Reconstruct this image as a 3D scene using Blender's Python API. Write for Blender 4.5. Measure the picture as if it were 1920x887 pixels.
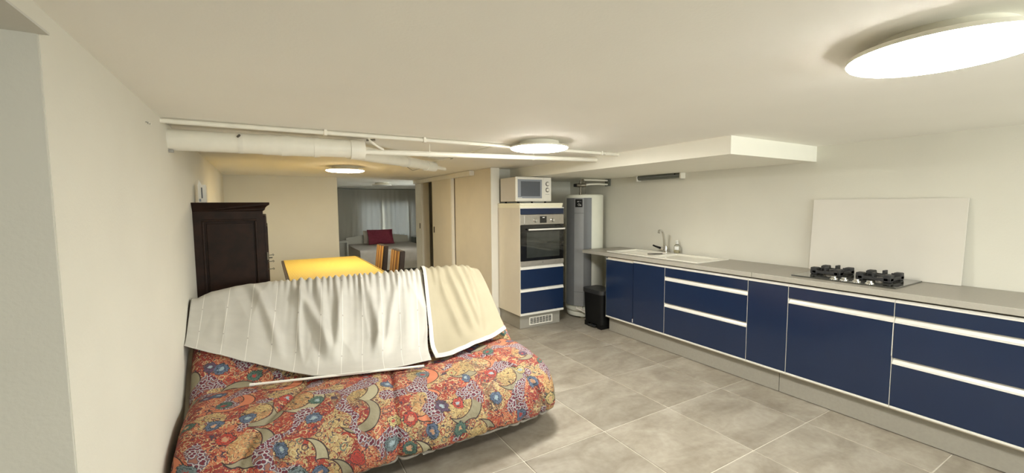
import bpy, bmesh, math, random
from mathutils import Vector, Matrix
random.seed(7)
S = bpy.context.scene
COL = S.collection
for o in list(bpy.data.objects): bpy.data.objects.remove(o)

# ------------------------------------------------------------------ camera
CAM_H = 1.432
YAW, PITCH, ROLL = 0.5288, 0.07484, -0.00695
cd = bpy.data.cameras.new('camera'); cam = bpy.data.objects.new('camera', cd); COL.objects.link(cam)
cd.sensor_fit = 'HORIZONTAL'; cd.sensor_width = 36.0; cd.lens = 783.15*36/1920
cd.clip_start = 0.02
cam.matrix_world = Matrix.Translation((0, 0, CAM_H)) @ Matrix.Rotation(-YAW, 4, 'Z') @ Matrix.Rotation(math.pi/2-PITCH, 4, 'X') @ Matrix.Rotation(ROLL, 4, 'Z')
S.camera = cam
S.cycles.max_bounces = 9; S.cycles.diffuse_bounces = 5; S.cycles.glossy_bounces = 3; S.cycles.transmission_bounces = 5

# ------------------------------------------------------------------ world, exposure
w = bpy.data.worlds.new('world'); S.world = w; w.use_nodes = True
bg = w.node_tree.nodes['Background']; bg.inputs[0].default_value = (1.0, 0.99, 0.95, 1); bg.inputs[1].default_value = 9.0
S.view_settings.view_transform = 'Standard'; S.view_settings.look = 'None'
S.view_settings.exposure = 0.97; S.view_settings.gamma = 1.0; S.view_settings.use_curve_mapping = False
LAMP_NEAR = 53.0     # radiance of the two white ceiling lamps
LAMP_FAR = 37.0      # radiance of the warm lamp over the table
LAMP_COL = (1.0, 0.98, 0.91)
LAMP_COL_FAR = (1.0, 0.86, 0.60)

# ------------------------------------------------------------------ helpers
OFF = {}
def tag(o, label=None, cat=None, group=None, kind=None):
    if label: o['label'] = label
    if cat: o['category'] = cat
    if group: o['group'] = group
    if kind: o['kind'] = kind
    return o
def thing(name, loc, label, cat, group=None):
    o = bpy.data.objects.new(name, None); COL.objects.link(o); o.location = loc
    o.empty_display_size = 0.05
    OFF[o.name] = Vector(loc)
    return tag(o, label, cat, group)
def put(name, bm, mat, parent=None, smooth=False, label=None):
    me = bpy.data.meshes.new(name)
    off = OFF.get(parent.name, Vector((0, 0, 0))) if parent else Vector((0, 0, 0))
    if off.length: bmesh.ops.translate(bm, verts=bm.verts, vec=-off)
    bmesh.ops.recalc_face_normals(bm, faces=bm.faces)
    bm.to_mesh(me); bm.free()
    if smooth:
        for p in me.polygons: p.use_smooth = True
        if smooth != 'all':
            try: me.set_sharp_from_angle(angle=math.radians(38))
            except Exception: pass
    o = bpy.data.objects.new(name, me); COL.objects.link(o)
    if mat: me.materials.append(mat)
    if parent: o.parent = parent; OFF[o.name] = off
    if label: o['label'] = label
    return o
def NB(): return bmesh.new()
def box(bm, x0, x1, y0, y1, z0, z1, bev=0.0, seg=2):
    b = bmesh.new() if bev else bm
    vs = [b.verts.new((x, y, z)) for z in (z0, z1) for y in (y0, y1) for x in (x0, x1)]
    for f in ((0,2,3,1),(4,5,7,6),(0,1,5,4),(2,6,7,3),(0,4,6,2),(1,3,7,5)): b.faces.new([vs[i] for i in f])
    if bev:
        bmesh.ops.recalc_face_normals(b, faces=b.faces)
        bmesh.ops.bevel(b, geom=list(b.edges), offset=bev, segments=seg, affect='EDGES', profile=0.5)
        merge(bm, b)
    return bm
def merge(bm, b):
    m = {}
    for v in b.verts: m[v] = bm.verts.new(v.co)
    for f in b.faces:
        try: bm.faces.new([m[v] for v in f.verts])
        except ValueError: pass
    b.free()
def B(*a, **k): return box(bmesh.new(), *a, **k)
def tube(bm, pts, r, n=12, caps=True):
    pts = [Vector(p) for p in pts]
    rs = r if isinstance(r, (list, tuple)) else [r]*len(pts)
    rings = []; prev = None
    for i, p in enumerate(pts):
        if i == 0: t = pts[1]-p
        elif i == len(pts)-1: t = p-pts[i-1]
        else: t = (pts[i+1]-p).normalized()+(p-pts[i-1]).normalized()
        t.normalize()
        if prev is None:
            a = Vector((0, 0, 1)) if abs(t.z) < .9 else Vector((1, 0, 0))
            u = t.cross(a).normalized()
        else:
            u = (prev-t*prev.dot(t)).normalized()
        v = t.cross(u); prev = u
        rings.append([bm.verts.new(p+(u*math.cos(2*math.pi*k/n)+v*math.sin(2*math.pi*k/n))*rs[i]) for k in range(n)])
    for a, b in zip(rings, rings[1:]):
        for k in range(n): bm.faces.new((a[k], a[(k+1) % n], b[(k+1) % n], b[k]))
    if caps:
        bm.faces.new(rings[0][::-1]); bm.faces.new(rings[-1])
    return bm
def T(*a, **k): return tube(bmesh.new(), *a, **k)
def frame(bm, axis, a0, a1, b0, b1, t0, t1, wd, bev=0, top=None, bot=None):
    """picture-frame of four butted bars; (a,b) are the in-plane axes, t the thickness axis"""
    top = wd if top is None else top; bot = wd if bot is None else bot
    for p, q, r, s_ in ((a0, a1, b1-top, b1), (a0, a1, b0, b0+bot), (a0, a0+wd, b0+bot, b1-top), (a1-wd, a1, b0+bot, b1-top)):
        if axis == 'Y': box(bm, p, q, t0, t1, r, s_, bev=bev)
        elif axis == 'X': box(bm, t0, t1, p, q, r, s_, bev=bev)
        else: box(bm, p, q, r, s_, t0, t1, bev=bev)
    return bm
def lathe(bm, prof, c=(0, 0, 0), n=40, axis='Z', caps=False):
    rings = []
    for r, h in prof:
        ring = []
        for k in range(n):
            a = 2*math.pi*k/n
            q = (r*math.cos(a), r*math.sin(a), h)
            if axis == 'X': q = (h, q[0], q[1])
            if axis == 'Y': q = (q[0], h, q[1])
            ring.append(bm.verts.new((c[0]+q[0], c[1]+q[1], c[2]+q[2])))
        rings.append(ring)
    for a, b in zip(rings, rings[1:]):
        for k in range(n): bm.faces.new((a[k], a[(k+1) % n], b[(k+1) % n], b[k]))
    if prof[0][0] > 1e-6: bm.faces.new(rings[0][::-1])
    if prof[-1][0] > 1e-6: bm.faces.new(rings[-1])
    bmesh.ops.remove_doubles(bm, verts=bm.verts, dist=1e-6)
    return bm
def L(*a, **k): return lathe(bmesh.new(), *a, **k)
def prism(bm, poly, axis, a0, a1):
    """extrude 2-D polygon along an axis ('X': poly=(y,z), 'Y': poly=(x,z), 'Z': poly=(x,y))"""
    def P(p, a): return {'X': (a, p[0], p[1]), 'Y': (p[0], a, p[1]), 'Z': (p[0], p[1], a)}[axis]
    v0 = [bm.verts.new(P(p, a0)) for p in poly]; v1 = [bm.verts.new(P(p, a1)) for p in poly]
    n = len(poly)
    for k in range(n): bm.faces.new((v0[k], v0[(k+1) % n], v1[(k+1) % n], v1[k]))
    bm.faces.new(v0[::-1]); bm.faces.new(v1)
    return bm
def PR(*a): return prism(bmesh.new(), *a)
def rrect(x0, x1, y0, y1, r, n=6):
    out = []
    for cx, cy, a0 in ((x1-r, y1-r, 0), (x0+r, y1-r, 90), (x0+r, y0+r, 180), (x1-r, y0+r, 270)):
        for k in range(n+1):
            a = math.radians(a0+90*k/n); out.append((cx+r*math.cos(a), cy+r*math.sin(a)))
    return out
def grid(fn, nu, nv, uvfn=None, close_u=False):
    """open surface from fn(u,v)"""
    bm = bmesh.new(); uvl = bm.loops.layers.uv.new('UVMap')
    V = [[bm.verts.new(fn(i/nu, j/nv)) for j in range(nv+1)] for i in range(nu+1)]
    for i in range(nu):
        for j in range(nv):
            f = bm.faces.new((V[i][j], V[i+1][j], V[i+1][j+1], V[i][j+1]))
            for lp, (a, b) in zip(f.loops, ((i, j), (i+1, j), (i+1, j+1), (i, j+1))):
                lp[uvl].uv = uvfn(a/nu, b/nv) if uvfn else (a/nu, b/nv)
    return bm
def solidify(o, t):
    m = o.modifiers.new('thick', 'SOLIDIFY'); m.thickness = t; m.offset = 0
    return o
def copy_tree(o, parent=None):
    c = o.copy(); COL.objects.link(c); c.parent = parent
    for ch in list(o.children): copy_tree(ch, c)
    return c
def noise2(x, y, s=0):
    from mathutils import noise
    return noise.noise(Vector((x, y, s*7.31)))
def sstep(a, b, x):
    t = max(0, min(1, (x-a)/(b-a))); return t*t*(3-2*t)

# ------------------------------------------------------------------ materials
class NT:
    def __init__(s, name):
        s.m = bpy.data.materials.new(name); s.m.use_nodes = True
        s.t = s.m.node_tree; s.p = s.t.nodes['Principled BSDF']
    def n(s, typ, ins=None, **props):
        nd = s.t.nodes.new('ShaderNode'+typ)
        for k, v in props.items(): setattr(nd, k, v)
        for k, v in (ins or {}).items(): s.set(nd.inputs[k], v)
        return nd
    def set(s, sock, v):
        if isinstance(v, bpy.types.NodeSocket): s.t.links.new(v, sock)
        elif isinstance(v, bpy.types.Node): s.t.links.new(v.outputs[0], sock)
        else:
            if isinstance(v, (tuple, list)) and len(v) == 3 and sock.type == 'RGBA': v = (*v, 1)
            sock.default_value = v
    def math(s, op, a, b=0.0, c=None):
        nd = s.n('Math', {0: a, 1: b}, operation=op)
        if c is not None: s.set(nd.inputs[2], c)
        return nd.outputs[0]
    def mix(s, f, a, b):
        nd = s.n('Mix', data_type='RGBA')
        s.set(nd.inputs[0], f); s.set(nd.inputs[6], a); s.set(nd.inputs[7], b)
        return nd.outputs[2]
    def ramp(s, f, stops, interp='LINEAR'):
        nd = s.n('ValToRGB', {0: f}); cr = nd.color_ramp; cr.interpolation = interp
        while len(cr.elements) < len(stops): cr.elements.new(0.5)
        for e, (p, c) in zip(cr.elements, stops): e.position = p; e.color = (*c, 1)
        return nd.outputs[0]
    def bump(s, h, strength, dist=0.01):
        nd = s.n('Bump', {'Height': h, 'Strength': strength, 'Distance': dist}); s.set(s.p.inputs['Normal'], nd.outputs[0])
    def band(s, v, a, b):
        return s.math('MULTIPLY', s.math('GREATER_THAN', v, a), s.math('LESS_THAN', v, b))
def srgb(r, g, b):
    f = lambda c: (c/255/12.92) if c/255 <= 0.04045 else ((c/255+0.055)/1.055)**2.4
    return (f(r), f(g), f(b))
def simple(name, col, rough=0.5, metal=0.0, var=0.0, scale=8.0, bump=0.0, bscale=120.0, coat=0.0, trans=0.0, emit=None, estr=0.0, spec=0.5):
    N = NT(name); p = N.p
    p.inputs['Roughness'].default_value = rough; p.inputs['Metallic'].default_value = metal
    p.inputs['Coat Weight'].default_value = coat; p.inputs['Coat Roughness'].default_value = 0.05
    p.inputs['Transmission Weight'].default_value = trans
    p.inputs['Specular IOR Level'].default_value = spec
    tc = N.n('TexCoord')
    if var:
        nz = N.n('TexNoise', {'Vector': tc.outputs['Object'], 'Scale': scale, 'Detail': 4.0})
        c0 = tuple(c*(1-var) for c in col); c1 = tuple(min(1, c*(1+var)) for c in col)
        N.set(p.inputs['Base Color'], N.ramp(nz.outputs[0], [(0.3, c0), (0.7, c1)]))
    else: p.inputs['Base Color'].default_value = (*col, 1)
    if bump:
        nz = N.n('TexNoise', {'Vector': tc.outputs['Object'], 'Scale': bscale, 'Detail': 3.0})
        N.bump(nz.outputs[0], bump, 0.004)
    if emit:
        p.inputs['Emission Color'].default_value = (*emit, 1); p.inputs['Emission Strength'].default_value = estr
    return N.m
M = {}
M['wall'] = simple('wall_paint', (0.71, 0.69, 0.61), 0.75, var=0.02, scale=3, bump=0.15, bscale=90)
M['greywall'] = simple('grey_recess_lining', (0.60, 0.585, 0.53), 0.75, var=0.02, scale=3, bump=0.15, bscale=90)  # recess lining, greyer than the wall colour
M['ceil'] = simple('ceiling_paint', (0.91, 0.89, 0.83), 0.8, var=0.015, scale=2, bump=0.10, bscale=110)
M['soffit'] = simple('soffit_paint', (0.88, 0.86, 0.77), 0.7, var=0.01)
M['pvc'] = simple('painted_pipe', (0.84, 0.81, 0.72), 0.45, var=0.03, scale=12)
M['door'] = simple('door_laminate', (0.72, 0.655, 0.535), 0.5, var=0.03, scale=5)
M['trimw'] = simple('white_trim', (0.80, 0.77, 0.69), 0.4, var=0.02)
M['dark'] = simple('dark_gap', (0.03, 0.028, 0.025), 0.8, var=0.05)
M['grout'] = simple('tile_grout', (0.62, 0.58, 0.50), 0.9, var=0.08, scale=30)
M['blue'] = simple('gloss_blue_front', (0.008, 0.020, 0.058), 0.25, var=0.03, coat=0.15)
M['alu'] = simple('aluminium_strip', (0.80, 0.78, 0.72), 0.35, metal=0.15, var=0.03, scale=20)
M['carcass'] = simple('cream_carcass', (0.74, 0.68, 0.565), 0.5, var=0.02)
M['cornice'] = simple('cream_cornice', (0.86, 0.82, 0.64), 0.4, var=0.02)
M['plinth'] = simple('brushed_grey_plinth', (0.33, 0.312, 0.268), 0.45, metal=0.1, var=0.04, scale=60, bump=0.05, bscale=300)
M['worktop'] = simple('grey_laminate_worktop', (0.315, 0.292, 0.25), 0.36, var=0.05, scale=90)
M['worktop_edge'] = simple('worktop_edge', (0.40, 0.38, 0.33), 0.4, var=0.04, scale=90)
M['sink'] = simple('white_ceramic', (0.82, 0.80, 0.72), 0.22, var=0.01)
M['chrome'] = simple('chrome', (0.75, 0.75, 0.74), 0.12, metal=1.0, var=0.02)
M['steel'] = simple('brushed_steel', (0.42, 0.39, 0.34), 0.38, metal=0.6, var=0.06, scale=30)
M['black'] = simple('black_plastic', (0.006, 0.006, 0.006), 0.5, var=0.1, spec=0.2)
M['lid'] = simple('charcoal_plastic', (0.022, 0.022, 0.023), 0.45, var=0.1)
M['glassblk'] = simple('black_oven_glass', (0.008, 0.008, 0.008), 0.08, var=0.05, coat=0.5)
M['ovenwin'] = simple('oven_window', (0.035, 0.038, 0.033), 0.06, var=0.2, scale=6, coat=0.6)
M['iron'] = simple('cast_iron', (0.022, 0.022, 0.023), 0.55, var=0.15, scale=40, bump=0.2, bscale=250)
M['hobglass'] = simple('hob_glass', (0.05, 0.05, 0.042), 0.07, var=0.05, coat=0.5)
M['mwwhite'] = simple('appliance_white', (0.80, 0.77, 0.70), 0.35, var=0.02)
M['mwside'] = simple('appliance_side', (0.62, 0.58, 0.52), 0.45, var=0.02)
M['mwgrey'] = simple('microwave_window_frame', (0.28, 0.30, 0.34), 0.25, var=0.03)
M['mwwin'] = simple('microwave_window', (0.10, 0.11, 0.13), 0.15, var=0.06)
M['heater'] = simple('heater_enamel', (0.78, 0.78, 0.68), 0.35, var=0.02)
M['hgrey1'] = simple('heater_grey_dark', (0.12, 0.125, 0.13), 0.4, var=0.05)
M['hgrey2'] = simple('heater_grey_mid', (0.24, 0.245, 0.25), 0.4, var=0.05)
M['brass'] = simple('aged_brass', (0.22, 0.20, 0.16), 0.35, metal=0.8, var=0.2, scale=30)
M['mark'] = simple('white_print', (0.75, 0.75, 0.73), 0.5, var=0.02)
M['markg'] = simple('grey_print', (0.35, 0.34, 0.32), 0.5, var=0.02)
M['board'] = simple('white_board', (0.68, 0.65, 0.585), 0.45, var=0.03, scale=2.5)
M['wood'] = simple('dark_wardrobe_wood', (0.020, 0.0085, 0.005), 0.5, var=0.35, scale=14, spec=0.25)
M['woodtab'] = simple('dark_table_wood', (0.05, 0.028, 0.015), 0.45, var=0.25, scale=14)
M['chairleg'] = simple('chair_leg_wood', (0.03, 0.018, 0.012), 0.5, var=0.2)
M['chairside'] = simple('dark_brown_fabric', (0.045, 0.030, 0.022), 0.8, var=0.15, scale=40)
M['bedspread'] = simple('grey_bedspread', (0.50, 0.46, 0.42), 0.9, var=0.06, scale=10, bump=0.3, bscale=40)
M['bedbase'] = simple('bed_base_fabric', (0.52, 0.48, 0.42), 0.8, var=0.05)
M['headboard'] = simple('white_headboard', (0.66, 0.65, 0.60), 0.5, var=0.03)
M['cherry'] = simple('raspberry_cushion', (0.27, 0.045, 0.075), 0.85, var=0.12, scale=25, bump=0.3, bscale=30)
M['pillow'] = simple('pale_pillow', (0.6, 0.55, 0.48), 0.85, var=0.05, bump=0.2, bscale=30)
M['cream'] = simple('cream_lining', (0.345, 0.305, 0.212), 0.85, var=0.04, scale=6, bump=0.15, bscale=500)
M['whitecloth'] = simple('white_hem', (0.57, 0.555, 0.515), 0.85, var=0.02, bump=0.15, bscale=500)
M['rod'] = simple('white_rod', (0.85, 0.84, 0.79), 0.35, var=0.01)
M['grey_metal'] = simple('grey_metal', (0.16, 0.17, 0.15), 0.4, metal=0.3, var=0.08, scale=20)
M['frame_dark'] = simple('sofa_frame', (0.02, 0.02, 0.02), 0.6, var=0.1)
M['piping'] = simple('grey_piping', (0.22, 0.20, 0.17), 0.8, var=0.1, scale=30)
M['lampbase'] = simple('lamp_base', (0.80, 0.77, 0.66), 0.4, var=0.01)
M['diff_off'] = simple('diffuser_off', (0.55, 0.54, 0.50), 0.3, var=0.01)
M['soap'] = simple('soap_liquid', (0.62, 0.50, 0.16), 0.15, var=0.05, trans=0.3)
M['clear'] = simple('clear_plastic', (0.80, 0.80, 0.72), 0.12, var=0.01, trans=0.85)
def pane_mat():
    N = NT('window_glass'); out = N.t.nodes['Material Output']
    t = N.n('BsdfTransparent', {'Color': (0.93, 0.96, 0.95, 1)}); g = N.n('BsdfGlossy', {'Roughness': 0.02})
    fr = N.n('Fresnel', {'IOR': 1.45}); m = N.n('MixShader', {0: fr.outputs[0], 1: t.outputs[0], 2: g.outputs[0]})
    N.t.links.new(m.outputs[0], out.inputs['Surface']); N.t.nodes.remove(N.p)
    return N.m
M['sky_glass'] = pane_mat()
M['seam'] = simple('dark_fitting', (0.10, 0.09, 0.075), 0.9, var=0.1)  # dark tone of the clamp screw, loose thread and cable
def lampmat(name, col, st):
    N = NT(name); N.p.inputs['Base Color'].default_value = (0.9, 0.9, 0.88, 1)
    N.p.inputs['Emission Color'].default_value = (*col, 1); N.p.inputs['Emission Strength'].default_value = st
    return N.m
M['lamp'] = lampmat('lit_diffuser', LAMP_COL, LAMP_NEAR)
M['lampfar'] = lampmat('lit_warm_diffuser', LAMP_COL_FAR, LAMP_FAR)

def tile_mat():
    N = NT('concrete_look_tile'); tc = N.n('TexCoord'); oi = N.n('ObjectInfo')
    off = N.n('VectorMath', {0: tc.outputs['Object']}, operation='ADD')
    rv = N.n('CombineXYZ', {0: N.math('MULTIPLY', oi.outputs['Random'], 37.0), 1: N.math('MULTIPLY', oi.outputs['Random'], 91.0), 2: 0.0})
    N.set(off.inputs[1], rv.outputs[0])
    mp = N.n('Mapping', {'Vector': off.outputs[0], 'Scale': (1.0, 1.9, 1.0)})
    n1 = N.n('TexNoise', {'Vector': mp.outputs[0], 'Scale': 2.6, 'Detail': 6.0, 'Roughness': 0.62, 'Distortion': 0.6})
    n2 = N.n('TexNoise', {'Vector': off.outputs[0], 'Scale': 26.0, 'Detail': 4.0})
    f = N.math('ADD', N.math('MULTIPLY', n1.outputs[0], 0.8), N.math('MULTIPLY', n2.outputs[0], 0.2))
    c = N.ramp(f, [(0.32, (0.205, 0.174, 0.135)), (0.5, (0.295, 0.262, 0.210)), (0.68, (0.395, 0.360, 0.302))])
    hv = N.n('HueSaturation', {'Color': c, 'Value': N.math('ADD', 0.92, N.math('MULTIPLY', oi.outputs['Random'], 0.16))})
    N.set(N.p.inputs['Base Color'], hv.outputs[0]); N.p.inputs['Roughness'].default_value = 0.42
    N.bump(n2.outputs[0], 0.06, 0.003)
    return N.m
M['tile'] = tile_mat()

def floral_mat():
    N = NT('paisley_print'); uv = N.n('UVMap', uv_map='UVMap').outputs[0]
    nzv = N.n('TexNoise', {'Vector': uv, 'Scale': 9.0, 'Detail': 2.0})
    sub = N.n('VectorMath', {0: nzv.outputs[1], 1: (0.5, 0.5, 0.5)}, operation='SUBTRACT')
    sc = N.n('VectorMath', {0: sub.outputs[0], 'Scale': 0.06}, operation='SCALE')
    wv = N.n('VectorMath', {0: uv, 1: sc.outputs[0]}, operation='ADD').outputs[0]
    def add(v, off): return N.n('VectorMath', {0: v, 1: off}, operation='ADD').outputs[0]
    def vor(v, scale, rnd=1.0, feature='F1'):
        nd = N.n('TexVoronoi', {'Vector': v, 'Scale': scale, 'Randomness': rnd}, feature=feature, voronoi_dimensions='2D')
        return nd.outputs['Distance'], N.n('SeparateColor', {0: nd.outputs['Color']}).outputs
    def mul(*a):
        r = a[0]
        for x in a[1:]: r = N.math('MULTIPLY', r, x)
        return r
    gt = lambda a, b: N.math('GREATER_THAN', a, b)
    lt = lambda a, b: N.math('LESS_THAN', a, b)
    def scrib(scale, seed, width, dist=0.8):
        nz = N.n('TexNoise', {'Vector': add(wv, (seed, seed*.7, 0)), 'Scale': scale, 'Detail': 1.0, 'Distortion': dist})
        return lt(N.math('ABSOLUTE', N.math('SUBTRACT', nz.outputs[0], 0.5)), width)
    # ground patches
    gd, gc = vor(wv, 9.0)
    ground = N.ramp(gc[0], [(0.0, srgb(168, 66, 48)), (0.22, srgb(196, 112, 78)), (0.42, srgb(186, 162, 110)), (0.55, srgb(156, 60, 50)), (0.72, srgb(186, 84, 58)), (0.86, srgb(138, 112, 84))], 'CONSTANT')
    c = N.mix(scrib(38, 3.1, 0.030), ground, srgb(206, 180, 130))
    c = N.mix(scrib(46, 9.7, 0.026), c, srgb(142, 50, 42))
    c = N.mix(mul(scrib(34, 5.3, 0.020), 0.95), c, srgb(70, 62, 78))
    # little curls
    cd_, cc_ = vor(add(wv, (4.0, 1.0, 0)), 22.0)
    con = gt(cc_[1], 0.45)
    c = N.mix(mul(con, N.band(cd_, 0.24, 0.32)), c, N.ramp(cc_[0], [(0, srgb(206, 186, 140)), (0.35, srgb(78, 66, 72)), (0.6, srgb(150, 50, 44)), (0.85, srgb(96, 112, 104))], 'CONSTANT'))
    # paisley discs: straw interiors, khaki crescents
    bd, bc = vor(add(uv, (0, 0, 0)), 3.7, 0.8)
    b2, _ = vor(add(uv, (0.040, 0.026, 0)), 3.7, 0.8)
    inside = lt(bd, 0.40); straw = gt(bc[0], 0.45)
    c = N.mix(mul(inside, lt(bd, 0.30), lt(b2, 0.34), straw, 0.45), c, srgb(200, 176, 112))
    c = N.mix(mul(inside, straw, lt(bd, 0.30), scrib(34, 1.3, 0.020)), c, srgb(88, 70, 62))
    cres = mul(inside, gt(b2, 0.36))
    c = N.mix(cres, c, N.ramp(bc[2], [(0, srgb(150, 142, 116)), (0.5, srgb(176, 168, 138)), (0.75, srgb(206, 122, 84))], 'CONSTANT'))
    c = N.mix(mul(N.band(bd, 0.385, 0.405), gt(b2, 0.34)), c, srgb(66, 54, 54))
    c = N.mix(mul(inside, N.band(b2, 0.345, 0.362)), c, srgb(74, 52, 50))
    # honeycomb clusters in lilac and white
    msk = N.n('TexNoise', {'Vector': uv, 'Scale': 7.5, 'Detail': 0.0})
    hd, hc_ = vor(wv, 50.0)
    hc = N.ramp(hd, [(0.0, srgb(116, 44, 52)), (0.24, srgb(96, 66, 96)), (0.36, srgb(196, 188, 184)), (0.52, srgb(92, 84, 110)), (0.66, srgb(150, 100, 84))], 'CONSTANT')
    c = N.mix(gt(msk.outputs[0], 0.61), c, hc)
    # flowers
    fd0, fs = vor(wv, 7.2, 0.8)
    pet = N.math('SINE', N.math('MULTIPLY', N.n('TexNoise', {'Vector': uv, 'Scale': 40.0}).outputs[0], 30.0))
    fd = N.math('ADD', fd0, N.math('MULTIPLY', pet, 0.028))
    petal = N.ramp(fs[0], [(0.0, srgb(92, 106, 132)), (0.22, srgb(84, 112, 100)), (0.40, srgb(182, 62, 48)), (0.58, srgb(112, 126, 130)), (0.74, srgb(98, 72, 96)), (0.88, srgb(196, 174, 116))], 'CONSTANT')
    inner = N.ramp(fs[2], [(0.0, srgb(196, 150, 116)), (0.35, srgb(152, 170, 176)), (0.7, srgb(162, 58, 52))], 'CONSTANT')
    on = gt(fs[1], 0.40)
    c = N.mix(mul(on, lt(fd, 0.25)), c, petal)
    c = N.mix(mul(on, N.band(fd, 0.235, 0.265)), c, srgb(54, 60, 62))
    c = N.mix(mul(on, N.band(fd, 0.135, 0.16)), c, srgb(48, 64, 66))
    c = N.mix(mul(on, lt(fd, 0.085)), c, inner)
    hs = N.n('HueSaturation', {'Color': c, 'Saturation': 0.95, 'Value': 0.80})
    N.set(N.p.inputs['Base Color'], hs.outputs[0]); N.p.inputs['Roughness'].default_value = 0.75
    N.p.inputs['Specular IOR Level'].default_value = 0.3
    n3 = N.n('TexNoise', {'Vector': uv, 'Scale': 20.0, 'Detail': 3.0})
    N.bump(n3.outputs[0], 0.45, 0.02)
    return N.m
M['floral'] = floral_mat()

def curtain_mat():
    N = NT('white_curtain_cotton'); uv = N.n('UVMap', uv_map='UVMap').outputs[0]
    sp = N.n('SeparateXYZ', {0: uv})
    lu = N.math('FRACT', N.math('MULTIPLY', sp.outputs[0], 11.0)); d = N.math('ABSOLUTE', N.math('SUBTRACT', lu, 0.5))
    lv = N.math('FRACT', N.math('MULTIPLY', sp.outputs[1], 3.2)); dv = N.math('ABSOLUTE', N.math('SUBTRACT', lv, 0.5))
    line = N.math('LESS_THAN', d, 0.013)
    knot = N.math('MULTIPLY', N.math('LESS_THAN', d, 0.03), N.math('LESS_THAN', dv, 0.02))
    nz = N.n('TexNoise', {'Vector': uv, 'Scale': 9.0, 'Detail': 3.0})
    base = N.ramp(nz.outputs[0], [(0.3, (0.485, 0.47, 0.43)), (0.7, (0.535, 0.52, 0.475))])
    c = N.mix(line, base, (0.72, 0.70, 0.65)); c = N.mix(knot, c, (0.42, 0.40, 0.37))
    N.set(N.p.inputs['Base Color'], c); N.p.inputs['Roughness'].default_value = 0.85
    N.bump(N.math('MAXIMUM', line, knot), 0.5, 0.002)
    return N.m
M['curtain'] = curtain_mat()

def stripes_mat():
    N = NT('brown_gold_stripe_fabric'); uv = N.n('UVMap', uv_map='UVMap').outputs[0]
    sp = N.n('SeparateXYZ', {0: uv})
    f = N.math('FRACT', N.math('MULTIPLY', sp.outputs[0], 3.6))
    c = N.ramp(f, [(0.0, srgb(89, 56, 24)), (0.16, srgb(169, 120, 49)), (0.36, srgb(182, 152, 89)), (0.5, srgb(120, 76, 32)), (0.66, srgb(52, 33, 22)), (0.84, srgb(156, 105, 41))], 'CONSTANT')
    N.set(N.p.inputs['Base Color'], c); N.p.inputs['Roughness'].default_value = 0.85
    return N.m
M['stripe'] = stripes_mat()

def yellow_mat():
    N = NT('ribbed_yellow_cloth'); tc = N.n('TexCoord')
    wv = N.n('TexWave', {'Vector': tc.outputs['Object'], 'Scale': 26.0, 'Distortion': 0.3}, bands_direction='X')
    c = N.ramp(wv.outputs[0], [(0.2, (0.50, 0.335, 0.045)), (0.8, (0.66, 0.48, 0.11))])
    N.set(N.p.inputs['Base Color'], c); N.p.inputs['Roughness'].default_value = 0.7
    N.bump(wv.outputs[0], 0.4, 0.004)
    return N.m
M['yellow'] = yellow_mat()

def sheer_mat():
    N = NT('grey_window_curtain')
    out = N.t.nodes['Material Output']
    d = N.n('BsdfDiffuse', {'Color': (0.47, 0.455, 0.405, 1)}); t = N.n('BsdfTranslucent', {'Color': (0.50, 0.53, 0.55, 1)})
    m = N.n('MixShader', {0: 0.05, 1: d.outputs[0], 2: t.outputs[0]})
    N.t.links.new(m.outputs[0], out.inputs['Surface']); N.t.nodes.remove(N.p)
    return N.m
M['sheer'] = sheer_mat()

# ------------------------------------------------------------------ setting
ZC = 1.888; XR = 3.86
XL = lambda y: -0.405-0.0155*y
YB, YF = -2.4, 11.3
def struct(o, label=None): o['kind'] = 'structure'; (label and o.__setitem__('label', label)); return o

fl = struct(put('floor', B(-1.2, 4.1, YB-.1, YF+.1, -0.12, -0.0035), M['grout']), 'light grout bed under large square concrete-look floor tiles')
tb = NB(); box(tb, -0.2968, 0.2968, -0.2968, 0.2968, -0.012, 0.0, bev=0.0015, seg=1)
tile0 = put('tile', tb, M['tile'], fl)
first = True
for i in range(-12, 11):
    for j in range(-6, 3):
        cx, cy = 2.982-0.3+0.6*j+0.0, 3.707-0.3-0.6*i
        if cx < -0.95 or cx > 3.9 or cy < YB or cy > YF: continue
        if first: t_ = tile0; first = False
        else: t_ = tile0.copy(); COL.objects.link(t_); t_.parent = fl
        t_.location = (cx, cy, 0)
struct(put('ceiling', B(-1.2, 4.1, YB-.1, YF+.1, ZC, ZC+0.1), M['ceil']), 'low cream painted ceiling')
# left wall with the recess beside the camera
NY, NZ = 1.376, 1.828
bm = NB()
prism(bm, [(XL(NY), NY), (XL(YF), YF), (-1.1, YF), (-1.1, NY)], 'Z', 0, ZC)
prism(bm, [(XL(-0.6), -0.6), (XL(NY), NY), (-1.1, NY), (-1.1, -0.6)], 'Z', NZ, ZC)
prism(bm, [(XL(YB), YB), (XL(-0.6), -0.6), (-1.1, -0.6), (-1.1, YB)], 'Z', 0, ZC)
struct(put('wall_left', bm, M['wall']), 'cream painted wall with a recess near the camera')
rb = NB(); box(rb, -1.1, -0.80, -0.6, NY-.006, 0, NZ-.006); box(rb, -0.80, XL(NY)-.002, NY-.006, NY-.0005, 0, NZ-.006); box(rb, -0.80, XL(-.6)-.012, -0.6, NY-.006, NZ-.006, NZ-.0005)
struct(put('wall_recess', rb, M['greywall']), 'grey lining of the recess at the left edge')
bm = NB()
box(bm, XR, XR+.12, YB, 7.75, 0, ZC); box(bm, XR, XR+.12, 8.95, YF, 0, ZC); box(bm, XR, XR+.12, 7.75, 8.95, 0, .75); box(bm, XR, XR+.12, 7.75, 8.95, 1.65, ZC)
struct(put('wall_right', bm, M['wall']), 'cream painted wall behind the kitchen counter')
wf = NB()
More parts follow.
